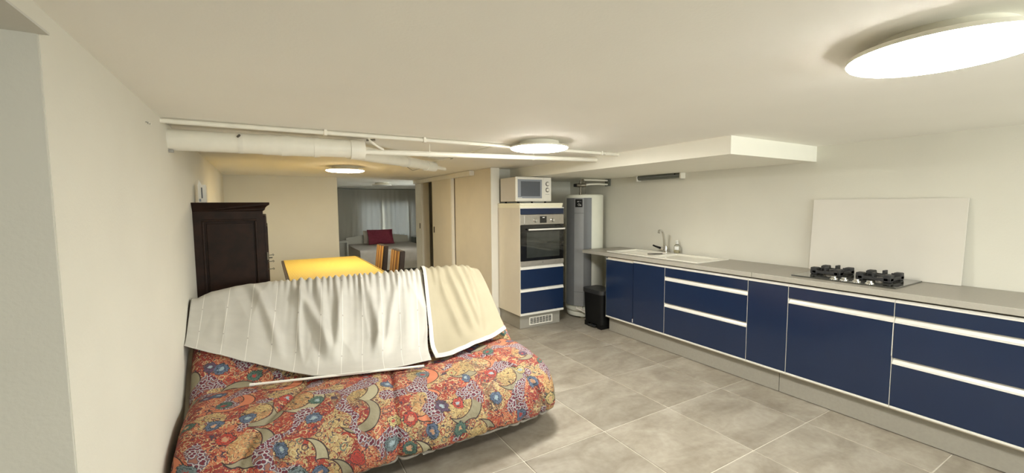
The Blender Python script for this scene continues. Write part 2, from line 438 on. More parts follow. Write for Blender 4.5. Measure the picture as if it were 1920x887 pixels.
frame(wf, 'X', 7.75, 8.95, .75, 1.65, XR+.03, XR+.08, .05); box(wf, XR+.03, XR+.08, 8.325, 8.375, .80, 1.60)
added_side_win = struct(put('added_side_window', wf, M['trimw']), 'unseen side window added to light the bedroom')  # added opening, out of view; its daylight lifts the bed and bedroom ceiling
for a in ((7.80, 8.325), (8.375, 8.90)): put('pane', B(XR+.052, XR+.058, a[0], a[1], .80, 1.60), M['sky_glass'], added_side_win)
FX0, FX1, FZ0, FZ1 = 1.0, 3.7, 0.80, 1.76
bm = NB()
box(bm, -1.2, FX0, YB-.1, YB, 0, ZC); box(bm, FX1, 4.1, YB-.1, YB, 0, ZC); box(bm, FX0, FX1, YB-.1, YB, 0, FZ0); box(bm, FX0, FX1, YB-.1, YB, FZ1, ZC)
struct(put('wall_front', bm, M['wall']), 'cream wall behind the camera, with the added window opening')
wf = NB()
frame(wf, 'Y', FX0, FX1, FZ0, FZ1, YB-.08, YB-.03, .05); box(wf, 2.325, 2.375, YB-.08, YB-.03, FZ0+.05, FZ1-.05)
added_win = struct(put('added_window', wf, M['trimw']), 'wide unseen window added behind the camera for fill daylight')  # added daylight source, out of view; brightens soffit end and camera-facing surfaces
for a in ((FX0+.05, 2.325), (2.375, FX1-.05)): put('pane', B(a[0], a[1], YB-.058, YB-.052, FZ0+.05, FZ1-.05), M['sky_glass'], added_win)
pl_ = bpy.data.lights.new('window_portal', 'AREA'); pl_.shape = 'RECTANGLE'; pl_.size = FX1-FX0; pl_.size_y = FZ1-FZ0; pl_.cycles.is_portal = True
po = bpy.data.objects.new('window_portal', pl_); COL.objects.link(po); po.location = ((FX0+FX1)/2, YB-.025, (FZ0+FZ1)/2); po.rotation_euler = (math.radians(-90), 0, math.radians(180))
# partition ahead with opening to the bedroom
struct(put('wall_back', B(-0.62, 0.965, 7.1, 7.2, 0, ZC), M['wall']), 'plain cream wall behind the dining table')
# wall strip carrying the sliding doors
PX0, PX1 = 2.356, 2.462
bm = NB()
box(bm, PX0, PX1, 4.535, 6.62, 0, ZC); box(bm, PX0, PX1, 7.10, 7.44, 0, ZC); box(bm, PX0, PX1, 6.62, 7.10, 1.84, ZC)
struct(put('wall_middle', bm, M['door']), 'beige partition beside the tall oven cabinet')
bm = NB(); box(bm, PX1, 2.74, 4.66, 4.72, 0, ZC); box(bm, 2.70, 2.74, 4.72, 4.95, 0, ZC); box(bm, 2.74, XR, 4.90, 4.96, 0, ZC)
box(bm, PX1, XR, 7.38, 7.44, 0, ZC)
struct(put('wall_alcove', bm, M['wall']), 'cream wall of the alcove behind the water heater')
# end trim of the partition
struct(put('trim_1', B(PX0-.004, PX1+.006, 4.522, 4.537, 0, ZC-.002), M['trimw']), 'white end strip of the beige partition')
# bedroom far wall with window
WX0, WX1, WZ0, WZ1 = 2.0, 3.45, 0.55, 1.55
bm = NB()
box(bm, -1.0, WX0, 11.2, 11.3, 0, ZC); box(bm, WX1, XR, 11.2, 11.3, 0, ZC)
box(bm, WX0, WX1, 11.2, 11.3, 0, WZ0); box(bm, WX0, WX1, 11.2, 11.3, WZ1, ZC)
struct(put('wall_bedroom', bm, M['wall']))
wf = NB()
frame(wf, 'Y', WX0, WX1, WZ0, WZ1, 11.22, 11.27, .05); box(wf, 2.70, 2.75, 11.22, 11.27, WZ0+.05, WZ1-.05)
win = struct(put('window_1', wf, M['trimw']), 'window behind the grey bedroom curtains')
for a in ((WX0+.05, 2.70), (2.75, WX1-.05)): put('pane', B(a[0], a[1], 11.243, 11.249, WZ0+.05, WZ1-.05), M['sky_glass'], win)
# soffit over the kitchen
SX, SY, SZ = 2.70, 1.706, 1.765
struct(put('trim_2', B(SX, XR, SY, 4.90, SZ, ZC), M['soffit']), 'boxed-in white soffit over the kitchen counter')
# sliding doors on the partition
TX = 2.30
tr = struct(put('trim_3', B(TX-.012, PX0, 5.0, 7.44, 1.822, 1.885, bev=.003), M['trimw']), 'beige sliding door track box under the ceiling')
d1 = struct(put('door_1', B(TX, TX+.038, 5.69, 6.48, 0.012, 1.824, bev=.002), M['door']), 'beige sliding door hanging from the track, pushed open')
put('edge_strip', B(TX-.002, TX+.040, 5.655, 5.692, 0.012, 1.824), M['trimw'], d1)
hb = NB(); prism(hb, rrect(6.39, 6.425, 1.00, 1.10, .018), 'X', TX-.004, TX+.004)
put('recessed_handle', hb, M['dark'], d1)
d2 = struct(put('door_2', B(PX0+.02, PX0+.06, 7.22, 7.46, 0.012, 1.835, bev=.002), M['door']), 'narrow edge of a second beige sliding door by the bedroom')
hb = NB(); prism(hb, rrect(7.19, 7.225, 1.03, 1.13, .016), 'X', PX0-.033, PX0-.028); put('recessed_handle', hb, M['dark'], d2)
struct(put('trim_4', B(PX0-.03, PX0, 7.10, 7.44, 0.0, 1.83), M['trimw']), 'beige door jamb by the bedroom opening')

# ------------------------------------------------------------------ pipes under the ceiling
pt = thing('ceiling_pipe', (1.15, 2.75, 1.873), 'long thin cream pipe running tight under the ceiling', 'pipe')
put('pipe', T([(XL(2.75), 2.75, 1.871), (2.62, 2.752, 1.8735)], 0.0125, n=14), M['pvc'], pt, True)
put('pipe_end', T([(2.55, 2.752, 1.8735), (2.705, 2.757, 1.873)], 0.0155, n=14), M['pvc'], pt, True)
for x in (0.32, 0.93, 2.50):
    put('pipe_clip', B(x-.008, x+.008, 2.732, 2.768, 1.855, ZC), M['pvc'], pt)
bp = thing('drain_pipe', (0.05, 2.95, 1.806), 'thick white drain pipe hanging below the ceiling by the left wall', 'pipe')
put('pipe', T([(XL(2.95)-.01, 2.95, 1.803), (0.565, 2.95, 1.810)], 0.058, n=32), M['pvc'], bp, True)
put('sleeve', T([(-0.01, 2.95, 1.806), (0.30, 2.95, 1.808)], 0.061, n=32), M['pvc'], bp, True)
for x0, x1 in ((0.09, 0.135), (0.27, 0.30), (0.49, 0.578)):
    put('collar', T([(x0, 2.95, 1.8065), (x1, 2.95, 1.8075)], 0.064, n=32), M['pvc'], bp, True)
put('pipe_clamp', T([(-0.13, 2.95, 1.805), (-0.105, 2.95, 1.805)], 0.0605, n=32), M['trimw'], bp, True)
put('clamp_screw', T([(-0.128, 2.895, 1.835), (-0.118, 2.876, 1.842)], 0.006, n=8), M['seam'], bp, True)
put('wall_bracket', B(XL(2.95)+.002, XL(2.95)+.022, 2.925, 2.945, 1.732, 1.746), M['markg'], bp)
sp = thing('waste_pipe', (1.65, 3.02, 1.83), 'mid-sized white pipe below the ceiling running to the soffit', 'pipe')
put('pipe', T([(0.58, 2.975, 1.800), (SX+.005, 3.035, 1.853)], 0.019, n=18), M['pvc'], sp, True)
for x in (1.05, 1.98):
    z = 1.800+(x-.55)/2.15*.053; y = 2.975+(x-.55)/2.15*.06
    h = put('hanger_rod', T([(x, y, z), (x, y, ZC)], 0.003, n=8), M['pvc'], sp, True)
    put('hanger_ring', T([(x-.008, y, z), (x+.008, y, z)], 0.0215, n=18), M['pvc'], sp, True)
wp = thing('wrapped_branch_pipe', (1.0, 3.55, 1.81), 'white wrapped branch pipe slanting away behind the thick drain pipe', 'pipe')
pts = [(0.50, 3.06, 1.812), (0.72, 3.28, 1.812), (1.06, 3.60, 1.811), (1.40, 3.92, 1.81)]
put('pipe', T(pts, [.055, .052, .046, .042], n=24), M['pvc'], wp, True)
put('collar', T([(1.30, 3.826, 1.81), (1.42, 3.939, 1.81)], 0.049, n=24), M['pvc'], wp, True)
put('stub', T([(1.40, 3.92, 1.81), (1.60, 4.11, 1.81)], 0.020, n=16), M['pvc'], wp, True)
put('wrap_strap', T([(1.02, 3.565, 1.812), (1.05, 3.592, 1.812)], 0.0495, n=24), M['trimw'], wp, True)
put('loose_thread', T([(1.05, 3.56, 1.762), (1.12, 3.64, 1.742), (1.2, 3.7, 1.764)], 0.002, n=6), M['seam'], wp, True)
tp = thing('thin_branch_pipe', (1.47, 3.3, 1.868), 'thin grey pipe crossing the ceiling above the white waste pipe', 'pipe')
put('pipe', T([(1.46, 4.02, 1.868), (1.48, 3.3, 1.870), (1.48, 2.765, 1.872)], 0.008, n=10), M['pvc'], tp, True)
put('elbow', T([(1.46, 4.05, 1.868), (1.45, 4.02, 1.855), (1.36, 3.98, 1.835), (1.32, 3.95, 1.830)], 0.011, n=10), M['pvc'], tp, True)
put('nut', T([(1.478, 3.60, 1.869), (1.478, 3.64, 1.869)], 0.012, n=6), M['grey_metal'], tp)
ep = thing('bent_conduit', (0.62, 2.9, 1.85), 'short bent white conduit at the end of the thick drain pipe', 'pipe')
put('conduit', T([(0.60, 2.90, ZC), (0.60, 2.895, 1.872), (0.615, 2.89, 1.855), (0.66, 2.90, 1.828), (0.70, 2.93, 1.815)], 0.008, n=10), M['pvc'], ep, True)
put('bracket', T([(0.585, 2.895, 1.866), (0.64, 2.895, 1.872)], 0.007, n=8), M['brass'], ep, True)

# ------------------------------------------------------------------ ceiling lamps
def lamp(x, y, mat, label, r=0.206, z=ZC):
    t = thing('ceiling_lamp', (x, y, z), label, 'lamp', 'round flush ceiling lamps')
    put('base', L([(r*.69, z), (r*.70, z-.014), (r*.72, z-.026), (r*.90, z-.030), (r*1.004, z-.034), (r*1.008, z-.046)], (x, y, 0), n=64), M['lampbase'], t, True)
    put('diffuser', L([(r*1.002, z-.0455), (r*.985, z-.051), (r*.94, z-.055), (r*.85, z-.059), (r*.6, z-.064), (r*.3, z-.066), (0, z-.067)], (x, y, 0), n=64), mat, t, True)
    return t
lamp(1.627, 0.426, M['lamp'], 'large lit round ceiling lamp nearest the camera, cut by the photo edge')
lamp(1.724, 2.55, M['lamp'], 'lit round ceiling lamp hanging beside the white pipes')
lamp(0.794, 5.15, M['lampfar'], 'lit round ceiling lamp with warm glow above the yellow table')
lamp(1.96, 8.4, M['diff_off'], 'unlit round ceiling lamp in the bedroom', r=0.18)

# ------------------------------------------------------------------ kitchen base units
XF = 3.25; XB = XR-.012
def carcass(t, y0, y1):
    put('body', B(XF+.021, XB, y0+.0015, y1-.0015, .160, .846), M['carcass'], t)
    put('joint_strip', B(XF+.0008, XF+.0205, y0+.0006, y0+.0024, .189, .828), M['trimw'], t)
def front(t, name, y0, y1, z0, z1, gap=.0015):
    return put(name, B(XF, XF+.019, y0+.0032, y1-gap, z0, z1, bev=.0012, seg=1), M['blue'], t)
def rail(p, y0, y1, z0, z1, name='handle_rail'):
    """light J-shaped finger-pull strip along the top of a front"""
    poly = [(XF-.002, z0), (XF-.002, z0+.006), (XF+.006, z0+.010), (XF+.016, z1-.010), (XF+.018, z1), (XF+.021, z1), (XF+.021, z0)]
    return put(name, PR(poly, 'Y', y0+.002, y1-.002), M['alu'], p)
def bottom_strip(t, y0, y1):
    put('bottom_strip', B(XF-.002, XF+.02, y0+.001, y1-.001, .174, .188, bev=.002), M['alu'], t)
def top_strip(p, y0, y1):
    put('handle_rail', PR([(XF-.003, .829), (XF-.003, .837), (XF+.012, .846), (XF+.021, .846), (XF+.021, .829)], 'Y', y0+.001, y1-.001), M['alu'], p)
def drawer_unit(name, y0, y1, label):
    t = thing(name, ((XF+XB)/2, (y0+y1)/2, .16), label, 'cabinet', 'blue kitchen base units')
    carcass(t, y0, y1); bottom_strip(t, y0, y1)
    f = front(t, 'drawer', y0, y1, .189, .451); rail(f, y0, y1, .451, .487)
    f = front(t, 'drawer', y0, y1, .489, .706); rail(f, y0, y1, .706, .742)
    f = front(t, 'drawer', y0, y1, .744, .828); top_strip(f, y0, y1)
    return t
# sink unit, two doors
t = thing('sink_cabinet', (3.55, 3.075, .16), 'two-door glossy blue cabinet under the sink, next to the bin', 'cabinet', 'blue kitchen base units')
carcass(t, 2.675, 3.475); bottom_strip(t, 2.675, 3.475)
f = front(t, 'door', 3.076, 3.475, .189, .822); put('handle_rail', B(XF-.006, XF+.019, 3.078, 3.475, .823, .832), M['alu'], f)
f = front(t, 'door', 2.675, 3.074, .189, .828); top_strip(f, 2.675, 3.074)
put('end_panel', B(XF+.012, XB, 3.475, 3.491, .160, .846), M['grey_metal'], t)
put('door_bumper', B(XF-.003, XF+.004, 3.071, 3.078, .20, .235), M['mark'], t)
drawer_unit('drawer_cabinet', 1.874, 2.675, 'wide three-drawer glossy blue cabinet between the sink doors and the narrow door')
t = thing('narrow_cabinet', (3.55, 1.725, .16), 'narrow single-door glossy blue cabinet left of the hob', 'cabinet', 'blue kitchen base units')
carcass(t, 1.577, 1.874); bottom_strip(t, 1.577, 1.874)
f = front(t, 'door', 1.577, 1.874, .189, .828); top_strip(f, 1.577, 1.874)
t = thing('hob_cabinet', (3.55, 1.277, .16), 'glossy blue cabinet under the hob with one large front below a slim drawer', 'cabinet', 'blue kitchen base units')
carcass(t, .979, 1.577); bottom_strip(t, .979, 1.577)
f = front(t, 'door', .979, 1.577, .189, .706); rail(f, .979, 1.577, .706, .742)
f = front(t, 'drawer', .979, 1.577, .744, .828); top_strip(f, .979, 1.577)
put('side_strip', B(XF-.001, XF+.004, .9795, .983, .50, .70), M['alu'], t)
drawer_unit('drawer_cabinet', .178, .979, 'wide three-drawer glossy blue cabinet at the right edge, nearest the camera')
# kickboards
for y0, y1, lb in ((1.645, 3.475, 'long grey metal kickboard under the sink end of the counter'), (.178, 1.641, 'long grey metal kickboard under the hob end of the counter')):
    tag(put('kickboard', B(3.305, 3.320, y0, y1, .004, .159, bev=.001, seg=1), M['plinth']), lb, 'kickboard', 'grey kickboards')
# worktops
def worktop(y0, y1, lb, hole=None):
    t = thing('worktop', (3.54, (y0+y1)/2, .858), lb, 'worktop', 'grey laminate worktops')
    bm = NB()
    if hole:
        hx0, hx1, hy0, hy1 = hole
        box(bm, 3.244, hx0, y0, y1, .858, .895); box(bm, hx1, XB, y0, y1, .858, .895)
        box(bm, hx0, hx1, y0, hy0, .858, .895); box(bm, hx0, hx1, hy1, y1, .858, .895)
    else: box(bm, 3.244, XB, y0, y1, .858, .895)
    put('top', bm, M['worktop'], t)
    put('front_edge', B(3.238, 3.2445, y0, y1, .858, .8952, bev=.002), M['worktop_edge'], t)
SKX0, SKX1, SKY0, SKY1 = 3.335, 3.80, 2.385, 3.555
worktop(1.8445, 3.874, 'grey laminate worktop section around the white sink', (SKX0+.03, SKX1-.03, SKY0+.03, SKY1-.03))
worktop(.178, 1.8425, 'grey laminate worktop section carrying the hob')
# sink
sk = thing('sink', (3.57, 2.97, .895), 'white one-bowl inset sink with a flat drainer', 'sink')
bm = NB(); ZT = .903
bowl = (3.395, 3.745, 3.03, 3.50); dr = (3.385, 3.755, 2.44, 2.95)
def rim_frame(bm):
    ys = [SKY0, dr[2], dr[3], bowl[2], bowl[3], SKY1]
    box(bm, SKX0, SKX1, SKY0, dr[2], .885, ZT); box(bm, SKX0, SKX1, dr[3], bowl[2], .885, ZT); box(bm, SKX0, SKX1, bowl[3], SKY1, .885, ZT)
    for a in (dr, bowl):
        box(bm, SKX0, a[0], a[2], a[3], .885, ZT); box(bm, a[1], SKX1, a[2], a[3], .885, ZT)
rim_frame(bm)
put('rim', bm, M['sink'], sk)
bm = NB()
x0, x1, y0, y1 = bowl
for a in ((x0, x0+.012, y0, y1), (x1-.012, x1, y0, y1), (x0+.012, x1-.012, y0, y0+.012), (x0+.012, x1-.012, y1-.012, y1)): box(bm, a[0], a[1], a[2], a[3], .73, .884)
box(bm, x0, x1, y0, y1, .72, .73)
bw = put('bowl', bm, M['sink'], sk)
put('drain', L([(.04, .7305), (.04, .734), (.03, .734), (.025, .731), (0, .731)], (3.57, 3.265, 0), n=24), M['chrome'], bw, True)
bm = NB(); box(bm, dr[0], dr[1], dr[2], dr[3], .884, .890)
drn = put('drainer', bm, M['sink'], sk)
put('drainer_border', frame(NB(), 'Z', dr[0]+.02, dr[1]-.02, dr[2]+.02, dr[3]-.02, .889, .893, .012, bev=.001), M['sink'], drn)
# tap
tx, ty = 3.775, 3.105
tp = thing('mixer_tap', (tx, ty, .903), 'chrome swan-neck mixer tap with black lever behind the sink', 'tap')
put('base', L([(.027, .903), (.027, .912), (.022, .918), (.021, .962), (.019, .972), (0, .974)], (tx, ty, 0), n=28), M['chrome'], tp, True)
sw = []
for k in range(15):
    a = k/14; sw.append((tx-.02-.135*a**1.35, ty-.045*a, .965+.185*math.sin(math.pi*.56*a**.85)))
sw = [(tx-.005, ty, .955)]+sw
put('spout', T(sw, [.0125]*13+[.0125, .013, .013], n=14), M['chrome'], tp, True)
e = sw[-1]
put('aerator', T([(e[0]-.002, e[1], e[2]+.004), (e[0]-.012, e[1]-.003, e[2]-.022)], .0145, n=14), M['chrome'], tp, True)
hd = put('lever_hub', T([(tx-.015, ty+.01, .94), (tx-.03, ty+.035, .946)], .019, n=16), M['chrome'], tp, True)
put('lever', T([(tx-.03, ty+.035, .946), (tx-.055, ty+.085, .962), (tx-.07, ty+.115, .976)], [.014, .010, .009], n=12), M['black'], hd, True)
# soap bottle
sx, sy = 3.80, 2.975
sb = thing('soap_bottle', (sx, sy, .903), 'clear soap pump bottle half full of yellow liquid beside the tap', 'bottle')
put('body', L([(.030, .904), (.033, .908), (.033, .965), (.029, .985), (.014, 1.000), (.012, 1.008)], (sx, sy, 0), n=28), M['clear'], sb, True)
put('liquid', L([(.029, .907), (.030, .91), (.030, .938), (0, .938)], (sx, sy, 0), n=24), M['soap'], sb, True)
put('paper_label', PR([(.0335*math.cos(a)+sx, .0335*math.sin(a)+sy) for a in [math.radians(170+10*k) for k in range(9)]]+[(.0325*math.cos(a)+sx, .0325*math.sin(a)+sy) for a in [math.radians(250-10*k) for k in range(9)]], 'Z', .942, .978), M['mark'], sb)
pm = put('pump_collar', L([(.014, 1.004), (.014, 1.018), (.006, 1.022), (.005, 1.034), (0, 1.035)], (sx, sy, 0), n=20), M['mark'], sb, True)
put('pump_head', T([(sx+.006, sy, 1.036), (sx-.032, sy-.004, 1.034)], [.009, .005], n=10), M['mark'], pm, True)
tag(put('utensil', T([(3.46, 3.075, .9065), (3.60, 3.00, .9065)], .005, n=8), M['black']), 'thin black utensil lying across the sink divider', 'utensil')
# hob
hb = thing('gas_hob', (3.60, 1.31, .895), 'black glass gas hob with two cast-iron pan supports', 'hob')
HX0, HX1, HY0, HY1 = 3.345, 3.795, 1.01, 1.61
put('glass_plate', B(HX0, HX1, HY0, HY1, .8955, .9035, bev=.002), M['hobglass'], hb)
def burner(cx, cy, r, big):
    bn = put('burner', L([(r, .9035), (r, .912), (r*.86, .916), (r*.86, .924), (r*.6, .926), (r*.58, .934), (0, .936)], (cx, cy, 0), n=28), M['steel'], hb, True)
    put('burner_cap', L([(r*.62, .926), (r*.62, .935), (r*.5, .938), (0, .938)], (cx, cy, 0), n=24), M['iron'], bn, True)
def support(y0, y1, x0, x1):
    bm = NB(); z0, z1 = .912, .934
    frame(bm, 'Z', x0, x1, y0, y1, z0, z1, .012, bev=.003)
    g = put('pan_support', bm, M['iron'], hb)
    for fx, fy in ((x0, y0), (x1, y0), (x0, y1), (x1, y1)):
        bx = fx if fx == x0 else fx-.055; by = fy if fy == y0 else fy-.042
        put('corner_foot', B(bx, bx+.055, by, by+.042, .9035, .955, bev=.006), M['iron'], g)
    ym, xm = (y0+y1)/2, (x0+x1)/2
    for cxx in (x0+.06, x1-.06):
        for a in ((cxx-.006, cxx+.006, y0, y0+.05), (cxx-.006, cxx+.006, y1-.05, y1)):
            put('finger', B(a[0], a[1], a[2], a[3], .926, .951, bev=.003), M['iron'], g)
    for a in ((x0, x0+.055), (x1-.055, x1)):
        put('finger', B(a[0], a[1], ym-.007, ym+.007, .926, .962, bev=.003), M['iron'], g)
support(1.365, 1.555, 3.50, 3.73); support(1.085, 1.275, 3.50, 3.73)
burner(3.615, 1.46, .055, 0); burner(3.615, 1.18, .045, 0)
for y in (1.355, 1.295, 1.225, 1.155):
    k = put('knob', L([(.024, .9035), (.023, .909), (.016, .912), (.015, .921), (.012, .923), (0, .923)], (3.385, y, 0), n=24), M['chrome'], hb, True)
# splashback board leaning on the wall
bd = NB()
vs = []
for (xo, z) in ((3.812, .8965), (3.846, 1.458)):
    for y in (.830, 1.700): vs.append((xo, y, z))
th = .009
nrm = Vector((-(1.458-.8965), 0, (3.846-3.812))).normalized()
a = [bd.verts.new(Vector(v)) for v in vs]; b = [bd.verts.new(Vector(v)+nrm*th) for v in vs]
for f in ((0, 1, 3, 2), (4, 6, 7, 5)): bd.faces.new([(a+b)[i] for i in f])
for p, q in ((0, 1), (1, 3), (3, 2), (2, 0)): bd.faces.new((a[p], a[q], b[q], b[p]))
tag(put('splashback_board', bd, M['board']), 'plain white splashback board leaning on the wall behind the hob', 'board')
# wall fitting under the soffit
wl = thing('wall_fitting', (3.83, 3.245, 1.74), 'grey metal channel-shaped fitting high on the wall under the soffit', 'fixture')
put('housing', PR([(3.859, 1.763), (3.80, 1.763), (3.79, 1.745), (3.80, 1.722), (3.815, 1.712), (3.859, 1.712)], 'Y', 2.955, 3.545), M['grey_metal'], wl)
put('ridge', B(3.788, 3.80, 2.96, 3.54, 1.736, 1.742), M['hgrey2'], wl)
for y in (2.935, 3.545): put('end_cap', B(3.785, 3.859, y, y+.02, 1.702, 1.764, bev=.003), M['trimw'], wl)
put('pull_knob', L([(.010, 0), (.010, .012), (0, .014)], (3.792, 3.02, 1.752), n=14, axis='X'), M['black'], wl, True)
# pedal bin
bn = thing('pedal_bin', (3.33, 3.68, 0), 'black plastic pedal bin standing at the end of the blue counter', 'bin')
def taper(bm, x0, x1, y0, y1, z0, z1, r, e):
    """rounded box whose footprint shrinks by e towards the floor"""
    lo = rrect(x0+e, x1-e, y0+e, y1-e, r); hi = rrect(x0, x1, y0, y1, r)
    v0 = [bm.verts.new((p[0], p[1], z0)) for p in lo]; v1 = [bm.verts.new((p[0], p[1], z1)) for p in hi]
    n = len(lo)
    for k in range(n): bm.faces.new((v0[k], v0[(k+1) % n], v1[(k+1) % n], v1[k]))
    bm.faces.new(v0[::-1]); bm.faces.new(v1)
    return bm
put('bucket', taper(NB(), 3.215, 3.45, 3.515, 3.835, .05, .405, .045, .012), M['black'], bn, True)
bm = NB(); 
box(bm, 3.235, 3.44, 3.53, 3.60, 0, .055); box(bm, 3.235, 3.44, 3.75, 3.82, 0, .055); box(bm, 3.29, 3.44, 3.60, 3.75, 0, .055)
put('foot', bm, M['black'], bn)
bm = taper(NB(), 3.205, 3.46, 3.505, 3.845, .405, .452, .05, .0)
put('lid', bm, M['lid'], bn, True)
put('pedal', B(3.205, 3.30, 3.62, 3.73, .020, .034, bev=.004), M['lid'], bn)

# ------------------------------------------------------------------ tall oven cabinet
YT = 4.0; TX0, TX1 = 2.441, 3.052
tc = thing('tall_oven_cabinet', (2.75, 4.3, 0), 'tall cream cabinet with blue drawers housing the oven', 'cabinet')
bm = NB()
box(bm, TX0, TX0+.018, YT+.002, 4.60, .163, 1.402); box(bm, TX1-.018, TX1-.002, YT+.02, 4.60, .163, 1.402)
box(bm, TX0+.018, TX1-.018, 4.58, 4.60, .163, 1.402); box(bm, TX0+.018, TX1-.018, YT+.021, 4.58, .163, .18); box(bm, TX0+.018, TX1-.018, YT+.021, 4.58, .715, .735)
box(bm, TX0+.018, TX1-.018, YT+.021, 4.58, 1.325, 1.402)
put('body', bm, M['carcass'], tc)
cn = put('cornice', B(TX0, TX1-.012, YT-.002, 4.60, 1.428, 1.454, bev=.004), M['cornice'], tc)
put('cornice_groove', B(TX0+.002, TX1-.016, YT+.008, 4.58, 1.402, 1.429), M['cornice'], tc)
def tfront(name, z0, z1): return put(name, B(TX0+.006, TX1, YT, YT+.019, z0, z1, bev=.0012, seg=1), M['blue'], tc)
f = tfront('filler_front', 1.326, 1.393); put('handle_rail', B(TX0+.005, TX1+.002, YT-.004, YT+.019, 1.393, 1.404), M['alu'], f)
for z0, z1 in ((.192, .437), (.475, .696)):
    f = tfront('drawer', z0, z1)
    put('handle_rail', PR([(YT-.003, z1), (YT-.003, z1+.008), (YT+.016, z1+.036), (YT+.02, z1+.036), (YT+.02, z1)], 'X', TX0+.005, TX1+.002), M['alu'], f)
put('bottom_strip', B(TX0+.004, TX1+.002, YT-.004, YT+.02, .164, .190, bev=.003), M['alu'], tc)
pl = put('plinth', B(2.462, 3.028, 4.045, 4.60, .003, .162), M['plinth'], tc)
vf = NB()
vx0, vx1, vz0, vz1 = 2.585, 2.915, .030, .125
frame(vf, 'Y', vx0, vx1, vz0, vz1, 4.036, 4.0445, .013)
vg = put('vent_grille', vf, M['trimw'], tc)
put('vent_dark', B(vx0+.01, vx1-.01, 4.043, 4.0455, vz0+.01, vz1-.01), M['dark'], vg)
for k in range(4): put('vent_slat', B(vx0+.012, vx1-.012, 4.037, 4.044, vz0+.0245+k*.0145, vz0+.0270+k*.0145), M['trimw'], vg)
for k in range(6):
    x = vx0+.014+(vx1-vx0-.028)*(k+1)/7
    put('vent_slat', B(x-.002, x+.002, 4.037, 4.044, vz0+.01, vz1-.01), M['trimw'], vg)
# oven
ov = thing('built_in_oven', (2.75, 4.0, .738), 'built-in oven with steel control panel and black glass door', 'oven')
OX0, OX1 = TX0+.004, TX1-.002
cp = put('control_panel', B(OX0, OX1, YT-.006, YT+.03, 1.208, 1.323, bev=.002), M['steel'], ov)
put('panel_groove', B(2.495, 2.501, YT-.0075, YT-.005, 1.222, 1.312), M['alu'], cp)
for x in (2.640, 2.882):
    k = put('knob', L([(.024, YT-.006), (.024, YT-.010), (.019, YT-.014), (.017, YT-.034), (.015, YT-.037), (0, YT-.037)], (x, 0, 1.256), n=26, axis='Y'), M['chrome'], cp, True)
dp = put('display', B(2.708, 2.800, YT-.008, YT-.004, 1.226, 1.302), M['glassblk'], cp)
put('display_digits', B(2.742, 2.772, YT-.0092, YT-.0078, 1.283, 1.292), M['mark'], dp)
od = put('oven_door', B(OX0, OX1, YT-.008, YT+.03, .795, 1.206, bev=.002), M['glassblk'], ov)
put('door_window', B(2.525, 2.985, YT-.0105, YT-.007, .83, 1.125, bev=.001, seg=1), M['ovenwin'], od)
hn = put('oven_handle', B(2.527, 3.036, YT-.055, YT-.040, 1.145, 1.163, bev=.003), M['alu'], od)
for x in (2.545, 3.012): put('handle_post', B(x, x+.012, YT-.045, YT-.006, 1.148, 1.160), M['alu'], hn)
bs = put('bottom_panel', B(OX0, OX1, YT-.008, YT+.03, .738, .793, bev=.002), M['steel'], ov)
put('maker_mark', B(2.742, 2.752, YT-.0095, YT-.0075, .762, .774), M['hgrey1'], bs)
put('cavity', B(OX0+.02, OX1-.02, YT+.03, 4.55, .742, 1.32), M['black'], ov)
# microwave
mw = thing('microwave', (2.69, 4.28, 1.454), 'white microwave oven on top of the tall cabinet', 'microwave')
MX0, MX1, MY = 2.449, 2.945, 4.10; MZ0, MZ1 = 1.474, 1.757
put('body', B(MX0+.004, MX1-.004, MY+.02, 4.47, MZ0, MZ1-.004, bev=.006), M['mwside'], mw)
put('front_bezel', B(MX0, MX1, MY, MY+.022, MZ0, MZ1, bev=.006), M['mwwhite'], mw)
md = put('door', B(MX0+.012, MX0+.365, MY-.010, MY+.002, MZ0+.012, MZ1-.010, bev=.004), M['mwwhite'], mw)
put('window_frame', B(MX0+.020, MX0+.352, MY-.0125, MY-.009, MZ0+.036, MZ1-.030, bev=.001, seg=1), M['mwgrey'], md)
put('window', B(MX0+.060, MX0+.325, MY-.0145, MY-.012, MZ0+.060, MZ1-.052), M['mwwin'], md)
put('maker_mark', B(MX0+.02, MX0+.075, MY-.0138, MY-.0122, MZ0+.040, MZ0+.046), M['mark'], md)
pn = put('control_panel', B(MX0+.375, MX1-.008, MY-.008, MY+.002, MZ0+.012, MZ1-.010, bev=.003), M['mwwhite'], mw)
for zc in (MZ0+.205, MZ0+.135):
    put('dial_ring', L([(.028, MY-.0085), (.028, MY-.0095), (.023, MY-.0095), (.023, MY-.0085)], (MX0+.432, 0, zc), n=28, axis='Y'), M['markg'], pn, True)
    put('dial', L([(.018, MY-.008), (.017, MY-.022), (.014, MY-.024), (0, MY-.024)], (MX0+.432, 0, zc), n=24, axis='Y'), M['mwwhite'], pn, True)
put('panel_print', B(MX0+.405, MX0+.462, MY-.0088, MY-.0078, MZ0+.082, MZ0+.086), M['markg'], pn)
for x in (MX0+.03, MX1-.09):
    for y in (MY+.03, 4.42): put('foot', L([(.014, 1.455), (.014, MZ0+.002)], (x+.02, y, 0), n=14), M['black'], mw)

